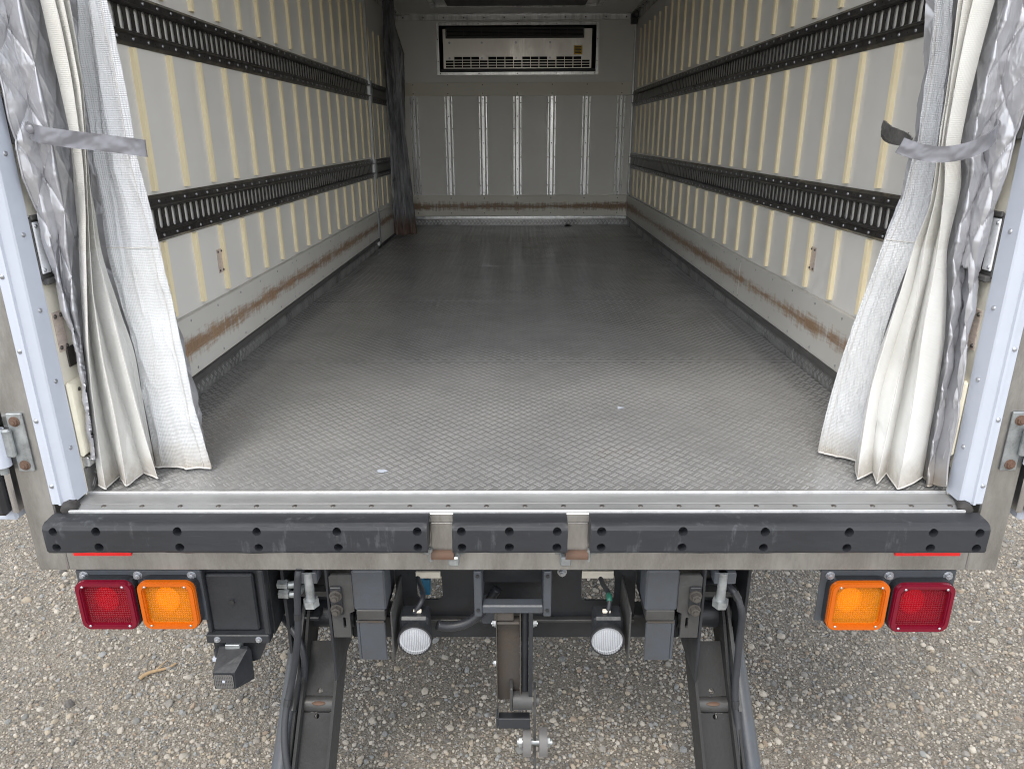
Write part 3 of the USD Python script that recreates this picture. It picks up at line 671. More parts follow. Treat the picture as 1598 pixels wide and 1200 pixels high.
# ================================================================ rubber buffers across the sill
import manifold3d as m3
HX = [-0.994, -0.902, -0.726, -0.5545, -0.382, -0.2095, -0.1145, -0.012, 0.0905, 0.186, 0.360, 0.535, 0.714, 0.893, 0.9915]
for i, (xa, xb) in enumerate(((-1.016, -0.189), (-0.135, 0.1135), (0.163, 1.0135))):
    prof = [(-0.021, 0.931), (-0.021, 1.003), (-0.058, 1.001), (-0.067, 0.996), (-0.071, 0.988), (-0.071, 0.938), (-0.067, 0.931)]
    body = m3.Manifold.hull_points(np.array([(x + (d * 0.004), y, z) for x, d in ((xa, 0), (xb, 0)) for y, z in prof]))
    for x in HX:
        if xa < x < xb:
            for z in (0.985 - 0.006 * max(0, x - 0.4), 0.947 - 0.004 * max(0, x - 0.4)):
                body = body - m3.Manifold.cylinder(0.03, 0.0098, 0.0098, 20).rotate([90, 0, 0]).translate([x, -0.045, z])
    body = body.refine_to_length(0.012)
    mm = body.to_mesh()
    v = np.array(mm.vert_properties[:, :3]); f = np.array(mm.tri_verts)
    n = trimesh.Trimesh(v, f, process=False).vertex_normals
    amp = 0.0045 * (meshkit.fbm(v * 7.0, 3, 11 + i) - 0.5) + 0.0016 * (meshkit.fbm(v * 60.0, 3, 12 + i) - 0.5)
    v = v + n * amp[:, None] * (np.abs(v[:, 1:2] + 0.021) > 0.002)
    obj('rubber_buffer', (v, f), 'buffer_rubber', T, smooth=35)
for s, x in ((1, -0.162), (-1, 0.138)):
    h = obj('platform_catch', cat(bx(x - 0.026, x + 0.026, -0.020, -0.0005, 0.905, 0.979, 0.003), bx(x - 0.026, x + 0.026, -0.024, -0.021, 0.981, 1.003, 0.002)), 'stainless', T)
    obj('catch_roller', cat(cyl((x - 0.025, -0.024, 0.899), (x + 0.025, -0.024, 0.899), 0.011, 16)), 'rust', h, smooth=40)
    obj('catch_plate', bx(x - 0.047, x + 0.047, -0.004, -0.0006, 0.886, 0.904, 0.001), 'galvanised', h)
    obj('catch_tab', bx(x + s * 0.012, x + s * 0.037, -0.030, -0.008, 0.872, 0.895, 0.003), 'galvanised', h)
    obj('catch_pin', cyl((x - s * 0.027, -0.026, 0.885), (x - s * 0.027, -0.026, 0.915), 0.0045, 10), 'galvanised', h, smooth=40)
for a, b in ((-1.009, -0.877), (0.861, 1.007)):
    obj('reflective_strip', bx(a, b, -0.004, -0.0006, 0.8835, 0.925), 'red_tape', T)

# ================================================================ tail lamps
def lens_sheet(x0, x1, z0, z1, y, n, amp):
    xs = np.linspace(x0, x1, n * 2 + 1); zs = np.linspace(z0, z1, n * 2 + 1)
    X, Z = np.meshgrid(xs, zs, indexing='ij')
    i, j = np.meshgrid(np.arange(n * 2 + 1), np.arange(n * 2 + 1), indexing='ij')
    Y = y - amp * ((i % 2) & (j % 2))
    V = np.c_[X.ravel(), Y.ravel(), Z.ravel()]
    q = n * 2 + 1
    F = []
    for a in range(q - 1):
        for b in range(q - 1):
            p = a * q + b
            if (a + b) % 2 == 0:
                F += [(p, p + q, p + q + 1), (p, p + q + 1, p + 1)]
            else:
                F += [(p, p + q, p + 1), (p + q, p + q + 1, p + 1)]
    return trimesh.Trimesh(V, np.array(F), process=False)


def tail_lamp(x0, x1, z0, z1, look, lab):
    L = group('tail_lamp', T, label=lab)
    cx, cz = (x0 + x1) / 2, (z0 + z1) / 2
    outer = rrect(x0, x1, z0, z1, 0.022, 6)
    inner = rrect(x0 + 0.013, x1 - 0.013, z0 + 0.013, z1 - 0.013, 0.014, 6)
    obj('lamp_body', ext(Polygon(outer.buffer(0.002).exterior.coords, [list(inner.exterior.coords)]), 0.0165, 'xz', 0.0055), 'black_paint', L)
    obj('back_plate', ext(inner, 0.002, 'xz', 0.0055), 'lamp_back', L)
    obj('reflector', (trimesh.creation.icosphere(3, 0.030).apply_transform(np.diag([1, 0.3, 1.2, 1])).apply_translation((cx - 0.012, 0.002, cz + 0.004))), 'lamp_inside', L, smooth=40)
    b1 = ext(Polygon(outer.exterior.coords, [list(inner.exterior.coords)]), 0.010, 'xz', -0.0115)
    b2 = ext(Polygon(outer.buffer(-0.0025).exterior.coords, [list(inner.buffer(0.003).exterior.coords)]), 0.003, 'xz', -0.0216)
    ln = obj('lens', lens_sheet(x0 + 0.012, x1 - 0.012, z0 + 0.012, z1 - 0.012, -0.014, 20, 0.0018), look, L)
    obj('lens_rim', cat(b1, b2), look.replace('lens', 'rim'), L)
    obj('lamp_screws', rep(dome_head(0.0032, 0.002, (0, -1, 0), 8), [(cx + a * (x1 - x0) * 0.35, -0.0247, cz + b * (z1 - z0) * 0.41) for a in (-1, 1) for b in (-1, 1)]), 'zinc', L, smooth=40)


tail_lamp(-1.0125, -0.881, 0.696, 0.825, 'red_lens', 'left red tail lamp')
tail_lamp(-0.869, -0.738, 0.697, 0.825, 'amber_lens', 'left amber indicator lamp')
tail_lamp(0.7215, 0.855, 0.696, 0.824, 'amber_lens', 'right amber indicator lamp')
tail_lamp(0.868, 1.004, 0.691, 0.819, 'red_lens', 'right red tail lamp')
for a, b in ((-1.022, -0.731), (0.706, 1.016)):
    br = obj('lamp_bracket', cat(bx(a, b, 0.0062, 0.0120, 0.70, 0.838, 0.002), bx(a, b, 0.0122, 0.06, 0.828, 0.838, 0.002)), 'grey_paint', T)
    for k in range(3):
        x = a + 0.02 + k * (b - a - 0.04) / 2
        obj('bracket_bolt', hexbolt((x, 0.0060, 0.826), (0, -1, 0), 0.008, 0.008), 'zinc', br)

# ================================================================ chassis and tail lift gear under the floor
ch = group('chassis', T)
for s in (-1, 1):
    obj('chassis_rail', bx(s * 0.375, s * 0.308, 0.082, 5.2, 0.70, 0.838, 0.004), 'black_paint', ch)
win = [rrect(-0.252, -0.187, 0.660, 0.738, 0.014), rrect(0.168, 0.253, 0.658, 0.738, 0.014)]
obj('cross_panel', ext(Polygon(sbox(-0.306, 0.606, 0.306, 0.838).exterior.coords, [list(q.exterior.coords)[::-1] for q in win]), 0.006, 'xz', 0.15), 'black_paint', ch)
obj('cross_beam', bx(-0.43, 0.43, 0.152, 0.22, 0.535, 0.604, 0.004), 'black_paint', ch)
obj('cross_lip', bx(-0.306, 0.306, 0.125, 0.143, 0.604, 0.612, 0.002), 'worn_steel', ch)
obj('window_tape', bx(-0.252, -0.19, 0.138, 0.1435, 0.728, 0.746), 'masking_tape', ch)
obj('window_tape', bx(0.168, 0.248, 0.138, 0.1435, 0.728, 0.748), 'masking_tape', ch)
obj('cross_bolt', hexbolt((0.118, 0.1435, 0.745), (0, -1, 0), 0.009, 0.012), 'zinc', ch)
cb = obj('centre_bracket', cat(bx(-0.096, -0.078, 0.0, 0.143, 0.716, 0.838, 0.002), bx(0.066, 0.084, 0.0, 0.143, 0.716, 0.838, 0.002), bx(-0.0775, 0.0655, 0.0, 0.03, 0.724, 0.746, 0.003)), 'grey_paint', ch)
obj('bracket_back', bx(-0.0775, 0.0655, 0.09, 0.098, 0.75, 0.836), 'black_paint', ch)
for x, z in ((-0.087, 0.735), (0.075, 0.735), (-0.087, 0.828), (0.075, 0.828)):
    obj('bracket_bolt', cyl((x, -0.001, z), (x, -0.004, z), 0.004, 10), 'void_black', ch)

for s in (-1, 1):
    up = group('lift_mount', T, label='left tail lift mount' if s < 0 else 'right tail lift mount')
    X = lambda a: s * a
    obj('mount_box', bx(X(0.380), X(0.304), 0.004, 0.08, 0.730, 0.838, 0.004), 'grey_paint', up)
    obj('mount_spacer', bx(X(0.376), X(0.308), 0.006, 0.078, 0.700, 0.7295, 0.002), 'worn_steel', up)
    obj('mount_foot', cat(bx(X(0.378), X(0.372), 0.006, 0.09, 0.588, 0.699, 0.001), bx(X(0.3715), X(0.310), 0.006, 0.012, 0.586, 0.694, 0.002), bx(X(0.3715), X(0.314), 0.0125, 0.09, 0.688, 0.699, 0.002)), 'grey_paint', up)
    obj('foot_rust', bx(X(0.376), X(0.312), 0.004, 0.0058, 0.695, 0.7), 'rusty_steel', up)
    slot = rrect(0.404, 0.411, 0.675, 0.705, 0.0032)
    outl = Polygon([(0.436, 0.648), (0.394, 0.648), (0.394, 0.716), (0.382, 0.722), (0.382, 0.822), (0.430, 0.822), (0.436, 0.816)], [list(slot.exterior.coords)[::-1]])
    if s < 0:
        outl = affinity.scale(outl, -1, 1, origin=(0, 0))
    obj('mount_plate', ext(outl, 0.008, 'xz', 0.02), 'worn_steel', up)
    obj('bolt_strap', bx(X(0.434), X(0.407), 0.0035, 0.0115, 0.716, 0.793, 0.002), 'black_paint', up)
    obj('mount_bolt', hexbolt((X(0.420), 0.0033, 0.772), (0, -1, 0), 0.011, 0.014), 'screw_dark', up)
    obj('mount_bolt', hexbolt((X(0.420), 0.0033, 0.735), (0, -1, 0), 0.011, 0.014), 'screw_dark', up)
    obj('side_plate', bx(X(0.444), X(0.438), 0.01, 0.30, 0.52, 0.838, 0.001), 'black_paint', up)
    obj('side_plate', bx(X(0.566), X(0.558), 0.06, 0.30, 0.56, 0.838, 0.001), 'black_paint', up)
    obj('pivot_bar', cyl((X(0.42), 0.17, 0.60), (X(0.58), 0.17, 0.60), 0.035, 20), 'black_paint', up, smooth=40)
    obj('pivot_web', bx(X(0.556), X(0.446), 0.18, 0.19, 0.62, 0.838), 'black_paint', up)
    obj('cross_bar', bx(X(0.556), X(0.446), 0.10, 0.13, 0.70, 0.715), 'worn_steel', up)
    sb = obj('stop_bolt', cat(cyl((X(0.478), 0.0, 0.838), (X(0.478), 0.0, 0.765), 0.0105, 14), cyl((X(0.478), 0.0, 0.765), (X(0.478), 0.0, 0.747), 0.0185, 6)), 'galvanised', up, smooth=30)
    obj('stop_nut', bx(X(0.508), X(0.458), -0.004, 0.05, 0.808, 0.838, 0.002), 'grey_paint', up)
    obj('gusset', cat(bx(X(0.395), X(0.389), 0.08, 0.20, 0.57, 0.66, 0.001)), 'black_paint', up)

    # lift arm leaning down and back towards the lowered platform
    arm = group('lift_arm', T, label='left tail lift arm' if s < 0 else 'right tail lift arm')
    A, B = np.array([0.20, 0.66]), np.array([-0.46, -0.02])          # (y, z) of the arm's upper and lower end
    dv = (B - A) / np.linalg.norm(B - A)
    nv = np.array([-dv[1], dv[0]]) if -dv[1] < 0 else np.array([dv[1], -dv[0]])
    Ln = np.linalg.norm(B - A)

    def strip(t0, t1, n0, n1, xa, xb):
        """a bar along the arm: t along it, n across it (out of its upper face)"""
        c = [A + dv * t + nv * n for t, n in ((t0, n0), (t1, n0), (t1, n1), (t0, n1))]
        return trimesh.convex.convex_hull(np.array([(x, y, z) for x in (X(xa), X(xb)) for y, z in c]))

    # side cheeks with a shaped outline
    def cheek(xa, outl):
        pts = [A + dv * t + nv * n for t, n in outl]
        m = trimesh.creation.extrude_polygon(Polygon(pts), 0.007, engine='earcut')
        v = m.vertices.copy()
        m.vertices = np.c_[np.full(len(v), X(xa)) + s * v[:, 2], v[:, 0], v[:, 1]]
        m.fix_normals()
        return m
    outl = [(-0.05, -0.05), (-0.05, 0.055), (0.10, 0.045), (0.22, 0.024), (Ln, 0.024), (Ln, -0.055), (0.2, -0.06)]
    obj('arm_cheek', cheek(0.443, outl), 'arm_steel', arm)
    obj('arm_cheek', cheek(0.524, [(t, n) for t, n in outl]), 'arm_steel', arm)
    # web with holes, a welded cross tube and a long slot
    tw = lambda t0, t1: strip(t0, t1, -0.006, 0.0, 0.4505, 0.5235)
    TU = 0.265
    def web(t0, t1, cut):
        p = sbox(0.4505, t0, 0.5235, t1)
        for c in cut:
            p = p.difference(c)
        m = trimesh.creation.extrude_polygon(p, 0.006, engine='earcut')
        v = m.vertices.copy()
        yz = A[None] + v[:, 1:2] * dv[None] + (v[:, 2:3] - 0.006) * nv[None]
        m.vertices = np.c_[s * v[:, 0], yz]
        m.fix_normals()
        return m
    from shapely.geometry import Point
    obj('arm_web', web(0.135, TU - 0.001, [Point(0.488, TU - 0.012).buffer(0.007)]), 'arm_steel', arm)
    obj('arm_web', web(TU + 0.038, 0.60, [Point(0.490, TU + 0.046).buffer(0.006)] + [rrect(0.466, 0.507, 0.435, 0.70, 0.02)]), 'arm_steel', arm)
    c = A + dv * (TU + 0.018) - nv * 0.012
    ct = obj('cross_tube', cyl((X(0.4505), *c), (X(0.5235), *c), 0.019, 18), 'worn_steel', arm, smooth=40)
    c2 = c + nv * 0.0185 - dv * 0.001
    obj('rust_patch', trimesh.creation.icosphere(2, 1.0).apply_transform(np.diag([0.017, 0.007, 0.0035, 1])).apply_translation((X(0.487), *c2)), 'rust', ct, smooth=True)
    c0, c1 = A + dv * 0.30 - nv * 0.05, A + dv * 0.95 - nv * 0.05
    obj('inner_rod', cyl((X(0.487), *c0), (X(0.487), *c1), 0.016, 14), 'grey_paint', arm, smooth=40)
    # lift cylinder running beside the arm and the flat guard bar
    c0, c1 = A + dv * 0.02 + nv * 0.0, A + dv * 0.98 - nv * 0.012
    cl = obj('lift_cylinder', cyl((X(0.560), *(A + dv * 0.10 - nv * 0.02)), (X(0.580), *(A + dv * 0.97 - nv * 0.015)), 0.024, 20), 'grey_paint', arm, smooth=40)
    obj('cylinder_port', cyl((X(0.570), *(A + dv * 0.47 + nv * 0.01)), (X(0.590), *(A + dv * 0.47 + nv * 0.012)), 0.012, 12), 'black_paint', cl, smooth=40)
    obj('guard_bar', strip(-0.02, 0.30, 0.02, 0.045, 0.538, 0.545), 'worn_steel', arm)
    obj('guard_bar', strip(0.301, Ln, 0.0, 0.028, 0.536, 0.542), 'arm_steel', arm)
    if s < 0:
        pts = [(-0.499, 0.0, 0.842), (-0.507, -0.01, 0.76), (-0.511, -0.012, 0.70), (-0.523, -0.015, 0.62), (-0.540, -0.02, 0.545), (-0.553, -0.05, 0.475), (-0.549, -0.09, 0.42), (-0.535, -0.125, 0.355), (-0.515, -0.17, 0.28)]
    else:
        pts = [(0.470, 0.13, 0.72), (0.49, 0.07, 0.765), (0.512, 0.035, 0.77), (0.532, 0.015, 0.735), (0.537, 0.01, 0.66), (0.535, 0.0, 0.58), (0.532, -0.02, 0.50), (0.538, -0.05, 0.43), (0.533, -0.09, 0.37), (0.522, -0.13, 0.30), (0.515, -0.18, 0.22)]
    hs = obj('hydraulic_hose', tube(spline(pts, 40), 0.0085, 10), 'hose', arm, smooth=True)
    for k in (7, 22):
        obj('cable_tie', tube(spline(pts, 40)[k:k + 2], 0.0098, 10), 'gasket', hs)

# reversing lamps
for s, x in ((-1, -0.239), (1, 0.218)):
    R = group('reversing_lamp', T, label='left round white work lamp' if s < 0 else 'right round white work lamp')
    zc, r = 0.652, 0.0415
    X = lambda a: x + s * a
    obj('lamp_housing', cat(bx(X(-0.030), X(0.040), 0.02, 0.075, zc - 0.052, zc + 0.045, 0.006), cyl((x, 0.002, zc), (x, 0.03, zc), r * 0.99, 28, r * 0.85)), 'black_paint', R)
    obj('lamp_rim', trimesh.creation.annulus(r - 0.004, r, 0.010, 40).apply_transform(trimesh.transformations.rotation_matrix(math.pi / 2, (1, 0, 0))).apply_translation((x, -0.002, zc)), 'gasket', R, smooth=40)
    prof = np.linspace(0, 1, 10)
    ang = np.linspace(0, 2 * np.pi, 96, endpoint=False)
    Vv, Fv = [], []
    for q in prof:
        for t in ang:
            Vv.append((x + (r - 0.004) * q * math.cos(t), -0.005 - 0.016 * math.sqrt(max(0, 1 - q * q)), zc + (r - 0.004) * q * math.sin(t)))
    for i in range(9):
        for j in range(96):
            a, b = i * 96 + j, i * 96 + (j + 1) % 96
            Fv += [(a, b, b + 96), (a, b + 96, a + 96)]
    Vv = np.array(Vv)
    obj('lens', trimesh.Trimesh(Vv, np.array(Fv), process=False), 'clear_lens', R, smooth=True)
    for k in range(-9, 10):
        xx = k * 0.0042
        hz = math.sqrt(max((r - 0.006) ** 2 - xx ** 2, 0))
        zz = np.linspace(-hz, hz, 12)
        yy = [-0.0055 - 0.016 * math.sqrt(max(0, 1 - (xx * xx + q * q) / (r - 0.004) ** 2)) for q in zz]
        obj('lens_rib', tube(np.c_[np.full(12, x + xx), yy, zc + zz], 0.0005, 5), 'clear_lens', R, smooth=True)
    bowl = trimesh.creation.icosphere(3, r * 0.88)
    bowl = trimesh.Trimesh(bowl.vertices * [1, 0.55, 1], bowl.faces[(bowl.triangles_center[:, 1] > 0.0)], process=False)
    bowl.remove_unreferenced_vertices()
    bowl.apply_translation((x, -0.001, zc))
    obj('reflector', bowl, 'lamp_inside', R, smooth=True)
    obj('lamp_plate', bx(X(0.050), X(0.054), -0.01, 0.14, 0.60, 0.735, 0.001), 'worn_steel', R)
    top = (x + s * 0.005, 0.04, zc + 0.045)
    pts = [top, (x - s * 0.002 + 0.012, 0.06, zc + 0.075), (x + 0.006, 0.10, 0.725), (x - 0.01, 0.16, 0.77)]
    w = obj('lamp_cable', tube(spline(pts, 20), 0.006, 8), 'hose', R, smooth=True)
    if s > 0:
        pp = spline(pts, 20)[3:7]
        obj('cable_tape', tube(pp, 0.0068, 8), 'green_tape', w, smooth=True)
    obj('cable_clip', bx(x + s * 0.0 - 0.008, x + s * 0.0 + 0.012, 0.036, 0.046, zc + 0.0455, zc + 0.054, 0.002), 'masking_tape', R)

# corrugated conduit from the left lamp to the middle, junction box, blue connector
obj('conduit', tube(spline([(-0.195, 0.07, 0.640), (-0.15, 0.075, 0.632), (-0.11, 0.08, 0.645), (-0.07, 0.085, 0.69), (-0.045, 0.09, 0.73)], 40), 0.0115 + 0.0012 * (np.arange(40) % 2), 10), 'hose', ch, smooth=True)
obj('junction_box', trimesh.convex.convex_hull(np.array([(x, y, z) for y in (0.085, 0.11) for x, z in ((-0.095, 0.69), (-0.055, 0.71), (-0.05, 0.645), (-0.06, 0.632), (-0.082, 0.632))])), 'grey_paint', ch)
obj('connector', cat(bx(-0.250, -0.222, 0.17, 0.20, 0.655, 0.70, 0.002), bx(-0.248, -0.236, 0.165, 0.195, 0.701, 0.74, 0.002)), 'blue_plastic', ch)

# centre post with its rod and the pair of rollers
cp = group('centre_post', T, label='rusty centre post of the tail lift')
obj('post_channel', cat(bx(-0.044, 0.010, 0.030, 0.037, 0.445, 0.728, 0.001), bx(-0.046, -0.0445, 0.0, 0.037, 0.445, 0.728), bx(0.0105, 0.013, 0.004, 0.03, 0.44, 0.728)), 'rusty_steel', cp)
obj('post_flange', bx(0.032, 0.042, 0.0, 0.036, 0.45, 0.728, 0.001), 'black_paint', cp)
obj('post_rod', cyl((0.0225, 0.022, 0.46), (0.0225, 0.022, 0.74), 0.0085, 14), 'chrome' if False else 'black_paint', cp, smooth=40)
obj('post_head', cat(bx(-0.05, -0.004, 0.005, 0.02, 0.700, 0.722, 0.002), bx(-0.044, 0.010, 0.004, 0.028, 0.690, 0.696, 0.001)), 'rusty_steel', cp)
obj('post_bolt', hexbolt((-0.047, 0.01, 0.690), (-1, 0, 0), 0.007, 0.008), 'zinc', cp)
obj('post_bolt', hexbolt((0.043, 0.01, 0.690), (1, 0, 0), 0.007, 0.008), 'galvanised', cp)
obj('post_bolt', hexbolt((-0.047, 0.01, 0.575), (-1, 0, 0), 0.006, 0.006), 'zinc', cp)
obj('pivot_sleeve', cyl((-0.006, 0.010, 0.462), (0.042, 0.010, 0.462), 0.022, 22), 'worn_steel', cp, smooth=40)
obj('sleeve_lug', bx(-0.014, -0.0065, -0.008, 0.029, 0.44, 0.512, 0.003), 'worn_steel', cp)
obj('foot_bracket', cat(bx(-0.048, -0.043, -0.022, 0.03, 0.405, 0.436, 0.001), bx(-0.0425, 0.036, -0.024, -0.019, 0.407, 0.436, 0.001), bx(-0.0425, 0.036, -0.0185, 0.03, 0.4, 0.4065, 0.001)), 'black_paint', cp)
obj('link_bar', trimesh.convex.convex_hull(np.array([(x, y, z) for x in (0.0445, 0.0505) for y, z in ((0.004, 0.50), (0.03, 0.50), (-0.03, 0.33), (-0.012, 0.325))])), 'worn_steel', cp)
obj('link_pin', cyl((0.051, 0.010, 0.462), (0.058, 0.010, 0.462), 0.014, 16), 'worn_steel', cp, smooth=40)
for a, b in ((0.017, 0.038), (0.057, 0.078)):
    rl = obj('roller', cat(*[cyl((a + 0.0012 * (i == 0), -0.02, 0.36), (b, -0.02, 0.36), 0.0335 - 0.001 * i, 32) for i in range(1)]), 'hub_grey', cp, smooth=40)
obj('roller_axle', cat(cyl((0.004, -0.02, 0.36), (0.091, -0.02, 0.36), 0.0075, 12), cyl((0.008, -0.02, 0.36), (0.016, -0.02, 0.36), 0.012, 6), cyl((0.079, -0.02, 0.36), (0.085, -0.02, 0.36), 0.012, 6)), 'galvanised', cp, smooth=30)
obj('pull_strap', tube(np.array([(0.0475, -0.022, 0.335), (0.048, -0.045, 0.25), (0.048, -0.08, 0.14), (0.046, -0.12, 0.03)]), 0.0035, 6), 'worn_steel', cp, smooth=True)

# control box, hydraulic couplings and the warning buzzer on the left
cx = group('control_box', T, label='black hydraulic control box with buzzer beneath')
obj('box_body', cat(bx(-0.738, -0.585, 0.032, 0.24, 0.640, 0.838, 0.003), bx(-0.599, -0.585, 0.004, 0.0315, 0.66, 0.838, 0.003), bx(-0.738, -0.730, 0.012, 0.0315, 0.66, 0.838, 0.002)), 'black_paint', cx)
obj('box_lid', bx(-0.728, -0.616, 0.018, 0.0315, 0.662, 0.818, 0.004), 'black_paint', cx)
obj('lid_stud', cyl((-0.672, 0.0178, 0.745), (-0.672, 0.013, 0.745), 0.006, 12), 'void_black', cx, smooth=40)
obj('box_foot', bx(-0.742, -0.590, 0.004, 0.0315, 0.636, 0.659, 0.002), 'black_paint', cx)
obj('foot_bolt', hexbolt((-0.715, 0.0038, 0.648), (0, -1, 0), 0.006, 0.006), 'zinc', cx)
obj('foot_bolt', hexbolt((-0.615, 0.0038, 0.648), (0, -1, 0), 0.006, 0.006), 'zinc', cx)
obj('hanging_plate', ext(Polygon([(-0.738, 0.636), (-0.60, 0.636), (-0.628, 0.572), (-0.645, 0.566), (-0.728, 0.566), (-0.733, 0.572)]), 0.004, 'xz', 0.03), 'black_paint', cx)
obj('buzzer_clip', bx(-0.699, -0.664, 0.002, 0.0255, 0.614, 0.632, 0.001), 'galvanised', cx)
hull = [(-0.716, 0.010, 0.612), (-0.648, 0.010, 0.612), (-0.716, 0.010, 0.520), (-0.642, 0.010, 0.515), (-0.645, 0.0, 0.61), (-0.713, -0.048, 0.582), (-0.662, -0.048, 0.582), (-0.713, -0.050, 0.538), (-0.662, -0.050, 0.538), (-0.640, 0.0, 0.54), (-0.640, 0.01, 0.60)]
hull = [(a, b, c + 0.012) for a, b, c in hull]
bz = obj('buzzer', trimesh.convex.convex_hull(np.array(hull)), 'black_paint', cx)
gr = Polygon(rrect(-0.710, -0.666, 0.553, 0.591, 0.006).exterior.coords, [list(sbox(-0.7075 + 0.0041 * i, 0.5555 + 0.0041 * j, -0.7075 + 0.0041 * i + 0.0026, 0.5555 + 0.0041 * j + 0.0026).exterior.coords)[::-1] for i in range(10) for j in range(9) if not (4 <= i <= 5 and 4 <= j <= 4)])
g = ext(gr, 0.0015, 'xz', -0.0505)
obj('buzzer_grille', g, 'hub_grey', bz)
obj('buzzer_badge', bx(-0.6915, -0.6855, -0.0535, -0.0521, 0.5695, 0.5755), 'pvc_white', bz)
obj('cable_gland', cat(cyl((-0.724, 0.012, 0.612), (-0.724, 0.012, 0.585), 0.008, 12), bx(-0.73, -0.716, 0.004, 0.02, 0.575, 0.584, 0.002)), 'hose', cx, smooth=40)
obj('cable_tag', bx(-0.734, -0.722, 0.0, 0.012, 0.585, 0.594, 0.001), 'pvc_white', cx)
for z in (0.764, 0.737):
    k = group('hydraulic_coupling', T, label='upper steel hose coupling' if z > 0.75 else 'lower steel hose coupling')
    obj('coupling_nut', cat(cyl((-0.574, 0.06, z), (-0.556, 0.06, z), 0.0115, 6), cyl((-0.556, 0.06, z), (-0.549, 0.06, z), 0.013, 6)), 'galvanised', k)
    obj('coupling_elbow', tube(spline([(-0.549, 0.06, z), (-0.535, 0.06, z), (-0.525, 0.068, z + 0.003), (-0.520, 0.085, z + 0.006)], 14), 0.0088, 12), 'galvanised', k, smooth=True)
    obj('coupling_hose', tube(spline([(-0.520, 0.085, z + 0.006), (-0.515, 0.12, z + 0.012), (-0.50, 0.2, z + 0.03), (-0.5, 0.4, z + 0.04)], 14), 0.011, 10), 'hose', k, smooth=True)
obj('hydraulic_panel', cat(bx(-0.5745, -0.50, 0.20, 0.21, 0.62, 0.838, 0.002), bx(-0.57, -0.50, 0.11, 0.1995, 0.62, 0.63, 0.002)), 'black_paint', ch)
obj('hydraulic_hose', tube(spline([(-0.59, 0.10, 0.64), (-0.56, 0.07, 0.63), (-0.535, 0.05, 0.605), (-0.525, 0.04, 0.56), (-0.53, 0.03, 0.50)], 24), 0.008, 10), 'hose', ch, smooth=True)

# ================================================================ curtains
WHITE_L = [
  [(-0.909,0.1,2.035),(-0.905,0.1,1.9),(-0.903,0.1,1.781),(-0.91,0.1,1.655),(-0.926,0.1,1.563),(-0.942,0.1,1.438),(-0.956,0.1,1.322),(-0.97,0.1,1.2),(-0.989,0.1,1.022)],
  [(-0.875,0.065,2.029),(-0.871,0.065,1.897),(-0.876,0.065,1.781),(-0.886,0.065,1.658),(-0.898,0.065,1.568),(-0.913,0.065,1.446),(-0.926,0.065,1.333),(-0.936,0.065,1.213),(-0.947,0.065,1.019)],
  [(-0.909,0.14,2.041),(-0.905,0.14,1.903),(-0.913,0.14,1.78),(-0.929,0.14,1.651),(-0.939,0.14,1.557),(-0.952,0.14,1.429),(-0.961,0.14,1.31),(-0.964,0.14,1.184),(-0.953,0.14,1.015)],
  [(-0.862,0.08,2.031),(-0.86,0.08,1.898),(-0.87,0.08,1.781),(-0.885,0.08,1.657),(-0.895,0.08,1.565),(-0.904,0.08,1.443),(-0.904,0.08,1.328),(-0.901,0.08,1.207),(-0.906,0.08,1.02)],
  [(-0.892,0.15,2.042),(-0.89,0.15,1.903),(-0.904,0.15,1.78),(-0.919,0.15,1.65),(-0.93,0.15,1.555),(-0.935,0.15,1.427),(-0.929,0.15,1.307),(-0.916,0.15,1.18),(-0.9,0.15,1.019)],
  [(-0.857,0.115,2.037),(-0.86,0.115,1.901),(-0.874,0.115,1.78),(-0.887,0.115,1.653),(-0.894,0.115,1.56),(-0.885,0.115,1.435),(-0.876,0.115,1.317),(-0.867,0.115,1.194),(-0.85,0.115,1.021)],
  [(-0.883,0.18,2.047),(-0.891,0.18,1.905),(-0.9,0.18,1.78),(-0.909,0.18,1.648),(-0.916,0.18,1.551),(-0.912,0.18,1.42),(-0.898,0.18,1.297),(-0.896,0.18,1.169),(-0.894,0.18,1.018)],
  [(-0.872,0.182,2.047),(-0.89,0.182,1.905),(-0.897,0.182,1.78),(-0.902,0.182,1.648),(-0.909,0.182,1.55),(-0.898,0.182,1.419),(-0.887,0.182,1.297),(-0.888,0.182,1.168),(-0.887,0.182,1.019)],
  [(-0.84,0.178,2.047),(-0.846,0.178,1.905),(-0.851,0.178,1.78),(-0.848,0.178,1.648),(-0.848,0.178,1.551),(-0.837,0.178,1.42),(-0.83,0.178,1.298),(-0.826,0.178,1.169),(-0.815,0.178,1.019)],
  [(-0.811,0.176,2.046),(-0.804,0.176,1.905),(-0.806,0.176,1.78),(-0.795,0.176,1.648),(-0.788,0.176,1.551),(-0.778,0.176,1.42),(-0.772,0.176,1.298),(-0.764,0.176,1.17),(-0.745,0.176,1.02)],
]
